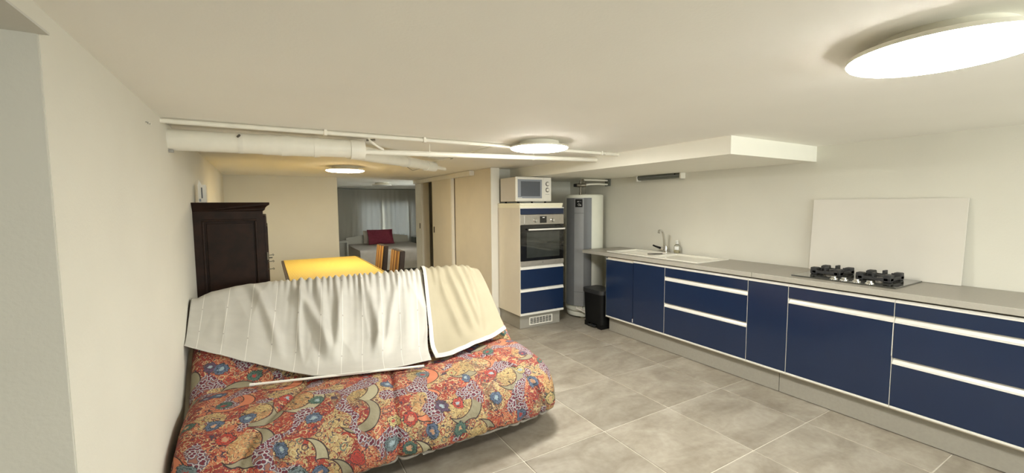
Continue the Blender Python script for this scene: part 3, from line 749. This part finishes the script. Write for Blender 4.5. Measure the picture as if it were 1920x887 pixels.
# ------------------------------------------------------------------ water heater
hx, hy, hr = 3.53, 4.19, .24
wh = thing('water_heater', (hx, hy, 0), 'tall white cylindrical water heater with grey front panel', 'water heater')
put('tank', L([(.19, .075), (.225, .085), (hr, .11), (hr, 1.535), (.235, 1.552), (.21, 1.562), (.0, 1.568)], (hx, hy, 0), n=72), M['heater'], wh, True)
put('base_ring', L([(.215, .02), (.22, .03), (.22, .075), (.19, .08)], (hx, hy, 0), n=48), M['heater'], wh, True)
for a in (20, 140, 225, 270): put('foot', B(hx+.17*math.cos(math.radians(a))-.02, hx+.17*math.cos(math.radians(a))+.02, hy+.17*math.sin(math.radians(a))-.02, hy+.17*math.sin(math.radians(a))+.02, 0, .022), M['heater'], wh)
vd = Vector((-hx, -hy)).normalized(); rd = Vector((.765, -.644))
def band(t0, t1, z0, z1, ro, ri, mat, name, par, n=12):
    pl_ = []
    for k in range(n+1):
        t_ = math.radians(t0+(t1-t0)*k/n); d = vd*math.cos(t_)+rd*math.sin(t_); pl_.append((hx+d.x*ro, hy+d.y*ro))
    for k in range(n, -1, -1):
        t_ = math.radians(t0+(t1-t0)*k/n); d = vd*math.cos(t_)+rd*math.sin(t_); pl_.append((hx+d.x*ri, hy+d.y*ri))
    return put(name, PR(pl_, 'Z', z0, z1), mat, par, True)
fp = band(-57, -27, .165, 1.515, hr+.022, hr-.004, M['hgrey1'], 'front_panel', wh)
band(-27.2, -1, .165, 1.515, hr+.024, hr-.004, M['hgrey2'], 'front_panel', wh)
band(-1.2, 20, .165, 1.515, hr+.022, hr-.004, M['hgrey1'], 'front_panel', wh)
band(-27.0, -1.2, .34, .345, hr+.0255, hr, M['hgrey1'], 'panel_line', wh)
band(-27.0, -1.2, 1.325, 1.331, hr+.0255, hr, M['hgrey1'], 'panel_line', wh)
ds = band(-24, -4.5, 1.402, 1.500, hr+.027, hr, M['black'], 'display', wh)
dm = vd*math.cos(math.radians(-14))+rd*math.sin(math.radians(-14)); tan = Vector((-dm.y, dm.x))
if tan.dot(rd) < 0: tan = -tan
def dmark(pts, r, name='display_symbol'):
    c0 = Vector((hx, hy))+dm*(hr+.0285)
    P3 = [((c0+tan*a).x, (c0+tan*a).y, 1.45+b) for a, b in pts]
    put(name, T(P3, r, n=6), M['mark'], ds)
dmark([(.012*math.cos(k*.5), -.018+.012*math.sin(k*.5)) for k in range(14)], .0016)
dmark([(.022+.006*math.cos(k*.6), -.025+.006*math.sin(k*.6)) for k in range(12)], .0016)
for a in (-.02, -.011, -.002): dmark([(a, .014), (a+.006, .014), (a+.006, .026), (a, .026), (a, .014)], .0009)
dmark([(.018, .020), (.026, .020)], .003)
# plumbing on top
vl = put('valve_stack', T([(3.36, 4.06, 1.545), (3.36, 4.06, 1.60), (3.36, 4.06, 1.735)], [.020, .014, .014], n=14), M['brass'], wh, True)
put('valve_body', T([(3.325, 4.09, 1.672), (3.335, 4.08, 1.672), (3.40, 4.03, 1.672), (3.415, 4.02, 1.672)], [.020, .026, .026, .016], n=14), M['brass'], vl, True)
put('valve_cap', T([(3.325, 4.09, 1.672), (3.295, 4.115, 1.672)], [.022, .018], n=12), M['black'], vl, True)
put('elbow_nut', T([(3.36, 4.06, 1.715), (3.40, 4.055, 1.735)], .019, n=12), M['brass'], vl, True)
put('hot_pipe', T([(3.38, 4.058, 1.738), (3.6, 4.07, 1.742), (3.852, 4.10, 1.742)], .0115, n=12), M['pvc'], vl, True)
put('cold_pipe', T([(3.40, 4.035, 1.674), (3.5, 4.045, 1.686), (3.65, 4.06, 1.692), (3.852, 4.10, 1.692)], .0115, n=12), M['pvc'], vl, True)
put('cable', T([(3.45, 4.07, 1.55), (3.45, 4.07, 1.73)], .003, n=6), M['seam'], wh, True)
put('wall_collar', B(3.835, 3.856, 4.06, 4.14, 1.672, 1.762), M['grey_metal'], wh)
for k, (c_, r_) in enumerate(((M['mwwhite'], .013), (M['mwwhite'], .011), (M['black'], .007))):
    a0 = -20+k*14
    d = vd*math.cos(math.radians(a0))+rd*math.sin(math.radians(a0)); d2 = vd*math.cos(math.radians(a0+26))+rd*math.sin(math.radians(a0+26))
    put('hose', T([(hx+d.x*.225, hy+d.y*.225, .17), (hx+d.x*.262, hy+d.y*.262, .13), (hx+d2.x*.265, hy+d2.y*.265, .085), (hx+d2.x*.30, hy+d2.y*.30, .05)], r_, n=10), c_, wh, True)

# ------------------------------------------------------------------ wardrobe by the left wall
WY0, WY1 = 3.72, 4.72; wl0, wl1 = -.462, -.030
wd = thing('wardrobe', (-.24, 4.2, 0), 'dark wooden wardrobe with moulded cornice against the left wall', 'wardrobe')
put('body', B(wl0, wl1-.02, WY0+.012, WY1-.012, .08, 1.41), M['wood'], wd)
put('base', B(wl0, wl1+.008, WY0-.004, WY1+.004, 0, .085, bev=.006), M['wood'], wd)
# side panel frame facing the sofa
bm = NB()
box(bm, wl0, -.412, WY0, WY0+.012, .085, 1.401); box(bm, -.072, wl1, WY0, WY0+.012, .085, 1.401); box(bm, -.412, -.072, WY0, WY0+.012, 1.342, 1.401); box(bm, -.412, -.072, WY0, WY0+.012, .085, .18)
put('side_frame', bm, M['wood'], wd)
bm = NB()
frame(bm, 'Y', -.412, -.072, .18, 1.342, WY0-.006, WY0+.011, .014, bev=.004)
put('side_moulding', bm, M['wood'], wd)
put('side_panel', B(-.385, -.099, WY0+.003, WY0+.0115, .21, 1.312, bev=.003), M['wood'], wd)
cpf = [(wl0, 1.40), (wl1+.0, 1.40), (wl1+.012, 1.408), (wl1+.016, 1.424), (wl1+.030, 1.440), (wl1+.046, 1.450), (wl1+.046, 1.466), (wl0, 1.466)]
bm = NB()
n = len(cpf)
ring0 = [bm.verts.new((x, WY0-max(0, (x-wl1)) if x > wl0+.001 else WY0-(.046 if z > 1.45 else 0), z)) for x, z in cpf]
ring1 = [bm.verts.new((x, WY1+max(0, (x-wl1)) if x > wl0+.001 else WY1+(.046 if z > 1.45 else 0), z)) for x, z in cpf]
for k in range(n): bm.faces.new((ring0[k], ring0[(k+1) % n], ring1[(k+1) % n], ring1[k]))
bm.faces.new(ring0[::-1]); bm.faces.new(ring1)
put('cornice', bm, M['wood'], wd)
for y0, y1 in ((WY0+.03, 4.215), (4.225, WY1-.03)):
    dr_ = put('door', B(wl1-.02, wl1+.020, y0, y1, .11, 1.365, bev=.008), M['wood'], wd)
    put('door_panel', B(wl1+.018, wl1+.026, y0+.07, y1-.07, .2, 1.28, bev=.006), M['wood'], dr_)
    if y0 < 4:
        put('hinge', T([(wl1+.016, WY0+.032, 1.02), (wl1+.016, WY0+.032, 1.08)], .007, n=8), M['brass'], dr_)
kh = put('key_plate', T([(wl1+.02, 4.19, .99), (wl1+.052, 4.185, .99)], .005, n=8), M['grey_metal'], wd)
for z in (1.055, 1.005, .945):
    put('hook', T([(wl1+.016, WY0+.05, z), (wl1+.046, WY0+.05, z), (wl1+.055, WY0+.05, z+.008), (wl1+.060, WY0+.05, z), (wl1+.052, WY0+.05, z-.006)], .0032, n=6), M['grey_metal'], wd, True)
bx = thing('small_box', (-.41, 3.92, 1.466), 'small white carton with a dark printed bar standing on the wardrobe', 'box')
put('carton', B(-.440, -.392, 3.89, 3.97, 1.4665, 1.60), M['mwwhite'], bx)
put('flap', PR([(-.440, 1.60), (-.415, 1.60), (-.432, 1.635)], 'Y', 3.895, 3.90), M['mwwhite'], bx)
put('printed_bar', B(-.421, -.413, 3.8885, 3.8895, 1.50, 1.58), M['hgrey1'], bx)
put('printed_patch', B(-.436, -.424, 3.8885, 3.8895, 1.475, 1.495), M['mwgrey'], bx)

# ------------------------------------------------------------------ dining table and chairs
tt = thing('dining_table', (.58, 5.08, 0), 'dark wooden dining table behind the sofa', 'table')
TBX0, TBX1, TBY0, TBY1 = .125, 1.02, 4.15, 5.98
put('tabletop', B(TBX0, TBX1, TBY0, TBY1, .722, .752, bev=.004), M['woodtab'], tt)
put('apron', B(TBX0+.05, TBX1-.05, TBY0+.05, TBY1-.05, .64, .722), M['woodtab'], tt)
for x in (TBX0+.04, TBX1-.10):
    for y in (TBY0+.04, TBY1-.10): put('leg', B(x, x+.06, y, y+.06, 0, .722, bev=.004), M['woodtab'], tt)
ycl = thing('tablecloth', (.58, 5.05, .752), 'ribbed bright yellow cloth lying on the dining table', 'tablecloth')
put('cloth_top', B(.150, 1.005, TBY0+.01, 5.945, .7525, .760, bev=.003), M['yellow'], ycl)
put('side_fall', B(1.0205, 1.0255, TBY0+.01, 5.945, .62, .7585), M['yellow'], ycl)
def chair(x, y, label):
    """faces -X; x = front plane of the backrest"""
    t = thing('dining_chair', (x-.2, y, 0), label, 'chair', 'striped dining chairs')
    w_ = .18
    def bfn(u, v):
        yy = y+w_-2*w_*u; zz = .46+.485*v; xx = x-.05+.055*v-.012*math.sin(math.pi*u)
        return (xx, yy, zz)
    bm = grid(bfn, 10, 10, lambda u, v: (u, v)); o = put('backrest_cover', bm, M['stripe'], t, 'all')
    bm = NB()
    v = [bm.verts.new(p) for p in ((x-.046, y-w_, .44), (x+.020, y-w_, .44), (x+.065, y-w_, .948), (x+.009, y-w_, .948), (x-.046, y+w_, .44), (x+.020, y+w_, .44), (x+.065, y+w_, .948), (x+.009, y+w_, .948))]
    for f in ((0, 1, 2, 3), (4, 7, 6, 5), (0, 4, 5, 1), (1, 5, 6, 2), (2, 6, 7, 3), (3, 7, 4, 0)): bm.faces.new([v[i] for i in f])
    bmesh.ops.bevel(bm, geom=list(bm.edges), offset=.006, segments=2, affect='EDGES')
    put('backrest', bm, M['chairside'], t)
    sbm = grid(lambda u, v_: (x-.05-.40*v_, y+w_-2*w_*u, .468+.012*math.sin(math.pi*u)*math.sin(math.pi*v_)), 8, 8)
    put('seat_cover', sbm, M['stripe'], t, 'all')
    put('seat', B(x-.45, x-.04, y-w_-.005, y+w_+.005, .40, .468, bev=.01), M['chairside'], t)
    for lx in (x-.44, x-.03):
        for ly in (y-w_+.005, y+w_-.04): put('leg', B(lx, lx+.035, ly, ly+.035, 0, .405, bev=.003), M['chairleg'], t)
    return t
chair(1.20, 5.34, 'farther of two gold-and-brown striped dining chairs at the yellow table')
chair(1.20, 4.62, 'nearer of two gold-and-brown striped dining chairs, closest to the sliding door')

# ------------------------------------------------------------------ bedroom
bd_ = thing('bed', (2.45, 10.1, 0), 'double bed with grey bedspread and white headboard in the bedroom', 'bed')
BX0, BX1, BY0, BY1 = 1.66, 3.20, 9.18, 10.92
put('bed_base', B(BX0+.03, BX1-.03, BY0+.02, BY1, .03, .26, bev=.01), M['bedbase'], bd_)
for x in (BX0+.08, BX1-.14):
    for y in (BY0+.08, BY1-.14): put('leg', B(x, x+.06, y, y+.06, 0, .04), M['woodtab'], bd_)
put('mattress', B(BX0+.015, BX1-.015, BY0+.01, BY1, .26, .47, bev=.03), M['bedbase'], bd_)
def spread(u, v):
    # rounded drape over the mattress: u across, v from head to foot and down
    X = BX0-.005+(BX1-BX0+.01)*u; prof = [(BY1, .492), (BY0+.06, .492), (BY0+.012, .480), (BY0-.008, .445), (BY0-.012, .20)]
    ls = [0]
    for a, b in zip(prof, prof[1:]): ls.append(ls[-1]+math.dist(a, b))
    s = v*ls[-1]
    for k in range(len(prof)-1):
        if s <= ls[k+1]+1e-9:
            q = (s-ls[k])/(ls[k+1]-ls[k]); Y = prof[k][0]+(prof[k+1][0]-prof[k][0])*q; Z = prof[k][1]+(prof[k+1][1]-prof[k][1])*q; break
    Z += .008*noise2(X*4, Y*4, 1); Y += .006*noise2(X*6, Z*5, 2)
    return (X, Y, Z)
put('bedspread', grid(spread, 40, 60), M['bedspread'], bd_, 'all')
put('bedspread_side', grid(lambda u, v: (BX0-.008+.006*noise2(u*8, v*2, 3), BY0+(BY1-BY0)*u, .492-.28*v), 40, 8), M['bedspread'], bd_, 'all')
put('bedspread_side', grid(lambda u, v: (BX1+.008+.006*noise2(u*8, v*2, 4), BY0+(BY1-BY0)*u, .492-.28*v), 40, 8), M['bedspread'], bd_, 'all')
hp = [(BX0-.01, .30)]
for k in range(13):
    a = k/12; hp.append((BX0-.01+(BX1-BX0-.01)*a, .655+.075*math.sin(math.pi*min(1, a*1.0))))
hp.append((BX1-.02, .30))
put('headboard', PR(hp, 'Y', 10.92, 10.96), M['headboard'], bd_)
def pillow(name, cx, cy, cz, wx, hz, th, tilt, mat, label, rz=0):
    t = None
    bm = bmesh.new()
    nu = 22
    for side in (1, -1):
        V = []
        for i in range(nu+1):
            row = []
            for j in range(nu+1):
                u, v = 2*i/nu-1, 2*j/nu-1
                b = max(0, (1-u**4))*max(0, (1-v**4))
                pinch = 1-.05*(1-abs(u)**1.5)*abs(v)**3
                pinx = 1-.05*(1-abs(v)**1.5)*abs(u)**3
                p = Vector((u*wx/2*pinx, side*th/2*b**.55+.006*noise2(u*3, v*3, side), v*hz/2*pinch))
                p = Matrix.Rotation(tilt, 3, 'X') @ p; p = Matrix.Rotation(rz, 3, 'Z') @ p
                row.append(bm.verts.new(p+Vector((cx, cy, cz))))
            V.append(row)
        for i in range(nu):
            for j in range(nu): bm.faces.new((V[i][j], V[i+1][j], V[i+1][j+1], V[i][j+1]))
    bmesh.ops.remove_doubles(bm, verts=bm.verts, dist=.0005)
    return tag(put(name, bm, mat, None, 'all'), label, 'pillow')
pillow('cushion', 2.40, 10.56, .675, .62, .40, .13, math.radians(-28), M['cherry'], 'raspberry red cushion propped on the bed')
pillow('pillow', 2.32, 10.77, .665, .60, .34, .12, math.radians(-20), M['pillow'], 'pale pillow leaning behind the red cushion')
ns = thing('nightstand', (1.47, 10.72, 0), 'small white nightstand left of the bed', 'nightstand')
put('top', B(1.27, 1.645, 10.52, 10.92, .575, .60, bev=.004), M['headboard'], ns)
put('back_panel', B(1.29, 1.625, 10.88, 10.90, .05, .575), M['headboard'], ns)
put('shelf', B(1.30, 1.62, 10.55, 10.88, .12, .14), M['headboard'], ns)
for x in (1.28, 1.60):
    for y in (10.53, 10.87): put('leg', B(x, x+.035, y, y+.035, 0, .575), M['headboard'], ns)
ns = thing('bedside_shelf', (3.45, 10.72, 0), 'dark low bedside shelf right of the bed', 'shelf')
put('top', B(3.26, 3.66, 10.55, 10.92, .60, .62), M['grey_metal'], ns)
for x in (3.27, 3.63): put('side', B(x, x+.02, 10.56, 10.91, 0, .60), M['grey_metal'], ns)
put('shelf', B(3.29, 3.63, 10.56, 10.91, .30, .32), M['grey_metal'], ns)
# window curtains
def wcurtain(x0, x1, seed, amp, label):
    nf = max(3, int((x1-x0)/.13))
    def fn(u, v):
        X = x0+(x1-x0)*u; Z = 1.855-1.79*v
        a = amp*(.35+.9*v)
        Y = 11.05+.055*(seed % 2)+a*math.sin(2*math.pi*nf*u+1.6*noise2(u*3, v*.8, seed)*2.0)+.02*noise2(u*5, v*1.5, seed+3)*v
        return (X, Y, Z)
    o = tag(put('curtain', grid(fn, 90, 30), M['sheer'], None, 'all'), label, 'curtain', 'grey bedroom curtains')
    return o
for x0, x1, sd, am, lb in ((.98, 1.80, 1, .004, 'flat grey curtain panel left of the bed, by the nightstand'), (1.76, 2.57, 2, .012, 'gathered grey curtain panel left of centre behind the headboard'), (2.535, 3.32, 3, .014, 'gathered grey curtain panel right of centre with brighter folds'), (3.265, 3.85, 4, .004, 'flat grey curtain panel at the right end by the sliding door')):
    wcurtain(x0, x1, sd, am, lb)
tag(put('curtain_rail', B(.98, 3.85, 11.04, 11.09, 1.858, 1.878), M['grey_metal']), 'thin dark curtain rail above the grey curtains', 'rail')

# ------------------------------------------------------------------ sofa
SX0, SX1 = -.415, 1.625
so = thing('sofa', (.6, 2.75, 0), 'fold-out sofa in red and orange paisley print', 'sofa')
SEAMS = ((.206, -.55), (.644, -.17), (1.12, .42))
def groove(X, y=2.75, w=.013): return sum(math.exp(-((X-(c+k*(2.75-y)))/w)**2)+.35*math.exp(-((X-(c+k*(2.75-y)))/(w*4))**2) for c, k in SEAMS)
def rnd(q): return 1-math.sqrt(max(0, 1-q*q))
# seat: closed profile swept along X
seat_prof = [(2.84, .20), (2.84, .33), (2.80, .395), (2.70, .412), (2.58, .418), (2.45, .416), (2.33, .405), (2.22, .380), (2.13, .335), (2.075, .275), (2.045, .205), (2.045, .160), (2.065, .135), (2.12, .128), (2.4, .13), (2.7, .14)]
def resample(pr, n, closed=True):
    P_ = [Vector(p) for p in pr]
    # Catmull-Rom through the points
    out = []; m = len(P_)
    for i in range(m if closed else m-1):
        p0, p1, p2, p3 = (P_[(i-1) % m] if closed or i > 0 else P_[i]), P_[i], P_[(i+1) % m], (P_[(i+2) % m] if closed or i+2 < m else P_[-1])
        for k in range(6):
            t_ = k/6
            out.append(.5*((2*p1)+(p2-p0)*t_+(2*p0-5*p1+4*p2-p3)*t_*t_+(3*p1-p0-3*p2+p3)*t_**3))
    if not closed: out.append(P_[-1])
    d = [0]
    seq = out+[out[0]] if closed else out
    for a, b in zip(seq, seq[1:]): d.append(d[-1]+(b-a).length)
    res = []; j = 0
    for k in range(n+1):
        s_ = d[-1]*k/n
        while j < len(d)-2 and d[j+1] < s_: j += 1
        q = (s_-d[j])/max(1e-9, d[j+1]-d[j]); res.append((seq[j]+(seq[j+1]-seq[j])*q, s_))
    return res
def sweep(prof, n, xs, shape, cen):
    """loft closed profile over xs; shape(X, p, s) -> displaced (X,Y,Z)"""
    pr = resample(prof, n); bm = bmesh.new(); uvl = bm.loops.layers.uv.new('UVMap')
    R_ = [[bm.verts.new(shape(X, p, s)) for p, s in pr[:-1]] for X in xs]
    for i in range(len(xs)-1):
        for k in range(n):
            k2 = (k+1) % n
            f = bm.faces.new((R_[i][k], R_[i][k2], R_[i+1][k2], R_[i+1][k]))
            for lp, (ii, kk) in zip(f.loops, ((i, k), (i, k+1), (i+1, k+1), (i+1, k))): lp[uvl].uv = (xs[ii], pr[kk][1])
    for i, fl_ in ((0, 1), (len(xs)-1, -1)):
        c = bm.verts.new(shape(xs[i], Vector(cen), 0)+Vector((-.012*fl_, 0, 0)))
        for k in range(n):
            f = bm.faces.new((R_[i][k], R_[i][(k+1) % n], c))
            for lp, q in zip(f.loops, ((0, 0), (.03, 0), (.015, .1))): lp[uvl].uv = (xs[i]+q[1], pr[k][1]+q[0])
    return bm
xs = [SX0+(SX1-SX0)*(.5-.5*math.cos(math.pi*k/300))*.35+(SX1-SX0)*(k/300)*.65 for k in range(301)]
SC = (2.42, .27)
def seat_shape(X, p, s):
    y, z = p
    qr = max(0, (X-(SX1-.26))/.26); ql = max(0, ((SX0+.20)-X)/.20)
    # front corners swing back
    fr = max(0, (2.75-y)/.70)
    y += fr*(.25*rnd(min(qr, .995))+.20*rnd(min(ql, .995)))
    # ends close in height
    er = max(0, (X-(SX1-.10))/.10); el = max(0, ((SX0+.10)-X)/.10)
    k = 1-.62*rnd(min(max(er, el), .99))
    z = SC[1]+(z-SC[1])*k
    # quilting
    up = max(0, (z-.2)/.2)
    g = groove(X, max(2.0, min(2.75, p[0])))
    d = Vector((y-SC[0], z-SC[1])); d.normalize()
    amp = -.020*g + .013*noise2(X*4.2, s*4.0, 1) + .008*noise2(X*11, s*7, 2)
    amp += -.012*max(0, 1-abs(noise2(X*9+.6*s, s*1.6, 14))*5)*sstep(.42, .36, z)
    amp += .005*math.sin(X*46+4*noise2(X*5, s*3, 4))*sstep(.40, .25, z)*max(0, noise2(X*2, s, 19)+.3)
    y += d.x*amp; z += d.y*amp
    return Vector((X, y, z))
put('seat_cushion', sweep(seat_prof, 96, xs, seat_shape, SC), M['floral'], so, 'all')
# back cushion in slope coordinates
b0 = Vector((2.78, .40)); bdir = Vector((.778, .628)); bnor = Vector((-.628, .778))
BT = .73
back_prof = []
for w_, n_ in ((-.10, -.10), (-.07, -.02), (.0, -.003), (.15, .004), (.30, .004), (.45, .002), (.60, .0), (.70, -.008), (.765, -.035), (.795, -.08), (.765, -.125), (.70, -.155), (.5, -.165), (.25, -.17), (.0, -.17)):
    back_prof.append((w_, n_))
def drop(X):
    a = max(0, (.02-X)/.45); b = max(0, (X-1.36)/.285)
    return .135*rnd(min(a, .98))+.15*rnd(min(b, .97))
def back_shape(X, p, s):
    w_, n_ = p
    w_ = w_-drop(X)*max(0, w_)/.75
    er = max(0, (X-(SX1-.08))/.08); el = max(0, ((SX0+.08)-X)/.08)
    k = 1-.7*rnd(min(max(er, el), .99))
    n_ = -.085+(n_+.085)*k
    n_ += (-.015*groove(X)+.008*noise2(X*4, s*4, 8)+.005*noise2(X*10, s*9, 5))*(1 if p[1] > -.08 else -1)
    q = b0+bdir*w_+bnor*n_
    return Vector((X, q.x, q.y))
put('back_cushion', sweep(back_prof, 80, xs, back_shape, (.35, -.085)), M['floral'], so, 'all')
# piping along the lower front edge
pp = []
for X in xs[6:-4]:
    v = seat_shape(X, Vector((2.075, .131)), 0); pp.append((v.x, v.y-.004, v.z-.004))
put('piping', T(pp, .007, n=8), M['piping'], so, True)
put('care_label', B(.66, .685, 2.085, 2.0865, .108, .126), M['mark'], so)
# frame under the cushions
bm = NB()
for a in ((-.36, 1.50, 2.35, 2.39), (-.36, 1.50, 3.16, 3.20)): box(bm, a[0], a[1], a[2], a[3], .09, .135)
for a in ((-.36, -.32), (1.46, 1.50)): box(bm, a[0], a[1], 2.39, 3.16, .09, .135)
put('frame', bm, M['frame_dark'], so)
for k in range(9): put('slat', B(-.20+k*.19, -.14+k*.19, 2.36, 3.19, .118, .132), M['frame_dark'], so)
for x in (-.34, 1.46):
    for y in (2.36, 3.15): put('leg', B(x, x+.04, y, y+.04, 0, .10), M['frame_dark'], so)
# ---- curtains thrown over the sofa back
RF = .16
def drape_path(w_):
    """back slope, a soft fillet, then forward over the seat"""
    if w_ >= RF: return b0+bdir*w_, bnor
    B0 = b0+bdir*RF; B1 = Vector((2.80, .425)); B2 = Vector((2.80-RF, .425))
    if w_ <= -RF: return Vector((2.80+w_, .425)), Vector((0, 1))
    t_ = (RF-w_)/(2*RF)
    p = B0*(1-t_)**2+B1*2*t_*(1-t_)+B2*t_*t_
    d = ((B1-B0)*(1-t_)+(B2-B1)*t_).normalized(); n = Vector((d.y, -d.x))
    return p, (n if n.y > 0 else -n)
def on_back(X, w_, n_):
    dr_ = drop(max(SX0, min(SX1, X)))
    top = .73-dr_*.93
    if w_ <= top:
        q, nn = drape_path(w_)
        q = q+nn*n_
        return Vector((X, q.x, q.y))
    # over the rounded top
    R = .083+n_
    c = b0+bdir*top-bnor*.083
    a = (w_-top)/.095
    a = min(a, 2.6)
    q = c+(bnor*math.cos(a)+bdir*math.sin(a))*R
    q = q - bdir*max(0, (w_-top)/.095-2.6)*.095
    return Vector((X, q.x, q.y))
def lerp_tab(tab, u):
    for (a, x), (b, y) in zip(tab, tab[1:]):
        if u <= b: return x+(y-x)*(u-a)/(b-a)
    return tab[-1][1]
HEM = [(0, (-.449, .344)), (.09, (-.337, .272)), (.17, (-.231, .212)), (.26, (-.111, .13)), (.35, (.011, .028)), (.43, (.119, -.076)), (.49, (.197, -.163)), (.59, (.333, -.226)), (.68, (.448, -.258)), (.77, (.569, -.275)), (.87, (.697, -.284)), (1, (.870, -.270))]
hx_ = [(a, p[0]) for a, p in HEM]; hw_ = [(a, p[1]) for a, p in HEM]
def white(u, v):
    Xt = -.44+1.555*u
    Xh = lerp_tab(hx_, u); wh_ = lerp_tab(hw_, u)
    dr_ = drop(max(SX0, Xt)); wt = .73-dr_*.93+.17
    X = Xt+(Xh-Xt)*(v**1.1); w_ = wt+(wh_-wt)*v
    gat = sstep(.22, .45, u)
    n_ = .020
    # fine gathers near the top tape
    fine = math.sin(2*math.pi*(34*u+.5*noise2(u*9, 0, 3)))
    n_ += .011*gat*fine*(sstep(.34, .06, v)*.9+.10*(1-v))
    # irregular folds running down from the gathers, stretched along the drop
    f1 = noise2(u*11+.8*noise2(u*2, v*1.5, 7), v*.75+u*1.5, 11); f2 = noise2(u*19+v*1.4, v*1.2, 15)
    ridge = (1-abs(f1))**3
    n_ += (.030*ridge+.016*max(0, f2))*sstep(.02, .30, v)*(.45+.55*gat)*(1-.75*sstep(.62, .98, v))
    # diagonal sag folds
    ext = 0
    for c, k, wd, h, v0 in ((.16, .30, .022, .030, .08), (.30, .42, .026, .036, .12), (.47, .10, .020, .030, .05), (.60, -.06, .018, .028, .15), (.68, .14, .022, .034, .10), (.80, -.10, .018, .026, .20), (.90, -.20, .020, .026, .05)):
        ext += h*math.exp(-((u-(c+k*v*(1-.3*v)))/wd)**2)*sstep(v0, v0+.25, v)*(1-sstep(.62, .95, v))
    n_ += ext
    n_ += .012*max(0, noise2(u*6-v*2, v*2, 31))*sstep(.15, .4, v)*(1-.5*v)
    n_ = .016+(n_-.016)*(1-.72*sstep(.10, -.10, w_))
    p = on_back(X, w_, n_)
    if v > .9 and u < .25: p.y -= .03*(v-.9)/.1*(1-u/.25)
    p.z += .010*gat*fine*sstep(.22, .0, v)*.0
    return p
wc = thing('white_curtain', (.35, 3.0, .43), 'white gathered curtain with stitched lines thrown over the sofa back', 'curtain')
o = put('cloth', grid(white, 240, 100), M['curtain'], wc, 'all'); solidify(o, .0025)
tapep = []
for k in range(121):
    u = k/120; p = white(u, .0); tapep.append((p.x, p.y, p.z))
put('gathering_tape', T(tapep, .004, n=6), M['whitecloth'], wc, True)
hemp = []
for k in range(121):
    p = white(k/120, .998); hemp.append((p.x, p.y, p.z+.001))
put('hem', T(hemp, .0035, n=6), M['whitecloth'], wc, True)
C_HEM = [(0, (.893, -.289)), (.2, (1.023, -.267)), (.35, (1.117, -.228)), (.65, (1.322, -.144)), (1, (1.564, -.003))]
cx_ = [(a, p[0]) for a, p in C_HEM]; cw_ = [(a, p[1]) for a, p in C_HEM]
def creamf(u, v, lift=0):
    Xt = 1.115+.475*u
    if u > .8: Xt = Xt
    Xh = lerp_tab(cx_, u); wh_ = lerp_tab(cw_, u)
    dr_ = drop(min(SX1, Xt)); wt = .73-dr_*.93+.17
    X = Xt+(Xh-Xt)*v**1.15+.03*math.sin(math.pi*v)*(u-.4); w_ = wt+(wh_-wt)*v
    n_ = .030+lift
    n_ += .007*math.sin(2*math.pi*(7*u+noise2(u*4, 0, 13)))*sstep(.4, .1, v)
    n_ += .016*max(0, noise2(u*5+3, v*1.1-u*1.2, 41))*sstep(.1, .4, v)
    n_ += .024*math.sin(2*math.pi*(1.7*u+.4*v+.3*noise2(u*2, v*2, 17)))*.5*sstep(.05, .3, v)
    n_ += .012*max(0, 1-u/.10)
    fold = lambda c, k, wd: math.exp(-((u-(c+k*v))/wd)**2)
    n_ += (.030*fold(.20, .30, .06)+.024*fold(.42, .22, .05)+.020*fold(.80, -.12, .05)+.016*fold(.60, .10, .035))*sstep(.10, .35, v)*(1-.7*sstep(.6, .95, v))
    n_ = .024+(n_-.024)*(1-.65*sstep(.10, -.10, w_))
    return on_back(X, w_, n_)
cc = thing('cream_curtain', (1.3, 3.0, .43), 'cream lining side of a curtain with white border hanging on the sofa back', 'curtain')
o = put('lining', grid(lambda u, v: creamf(.048+.952*u, .939*v), 90, 90), M['cream'], cc, 'all'); solidify(o, .0025)
o = put('bottom_border', grid(lambda u, v: creamf(u, .936+.064*v, .003), 90, 8), M['whitecloth'], cc, 'all'); solidify(o, .003)
o = put('side_border', grid(lambda u, v: creamf(.052*u, v*.938, .003), 8, 90), M['whitecloth'], cc, 'all'); solidify(o, .003)
rp = []
for k in range(41):
    p = creamf(.06+.6*k/40, 0.0); rp.append((p.x, p.y, p.z))
put('gathering_tape', T(rp, .005, n=6), M['whitecloth'], cc, True)
# white rod lying on the seat
rd_ = thing('curtain_rod', (.34, 2.61, .43), 'thin white rod lying on the sofa seat under the curtain hem', 'rod')
put('rod', T([(-.122, 2.700, .440), (.80, 2.462, .440)], .007, n=12), M['rod'], rd_, True)
put('end_cap', T([(-.127, 2.7013, .440), (-.105, 2.6956, .440)], .0085, n=12), M['mark'], rd_, True)

# two tiny nails high on the left wall
for y, lb in ((2.445, 'tiny nail high on the left wall, farther from the camera'), (2.405, 'tiny nail high on the left wall, nearer the camera')):
    n_ = thing('wall_nail', (XL(y), y, 1.80), lb, 'nail', 'nails on the left wall')
    put('shank', T([(XL(y)+.001, y, 1.806), (XL(y)+.012, y, 1.803)], .0022, n=8), M['markg'], n_, True)
    put('head', T([(XL(y)+.012, y, 1.803), (XL(y)+.014, y, 1.8025)], .0045, n=10), M['trimw'], n_, True)
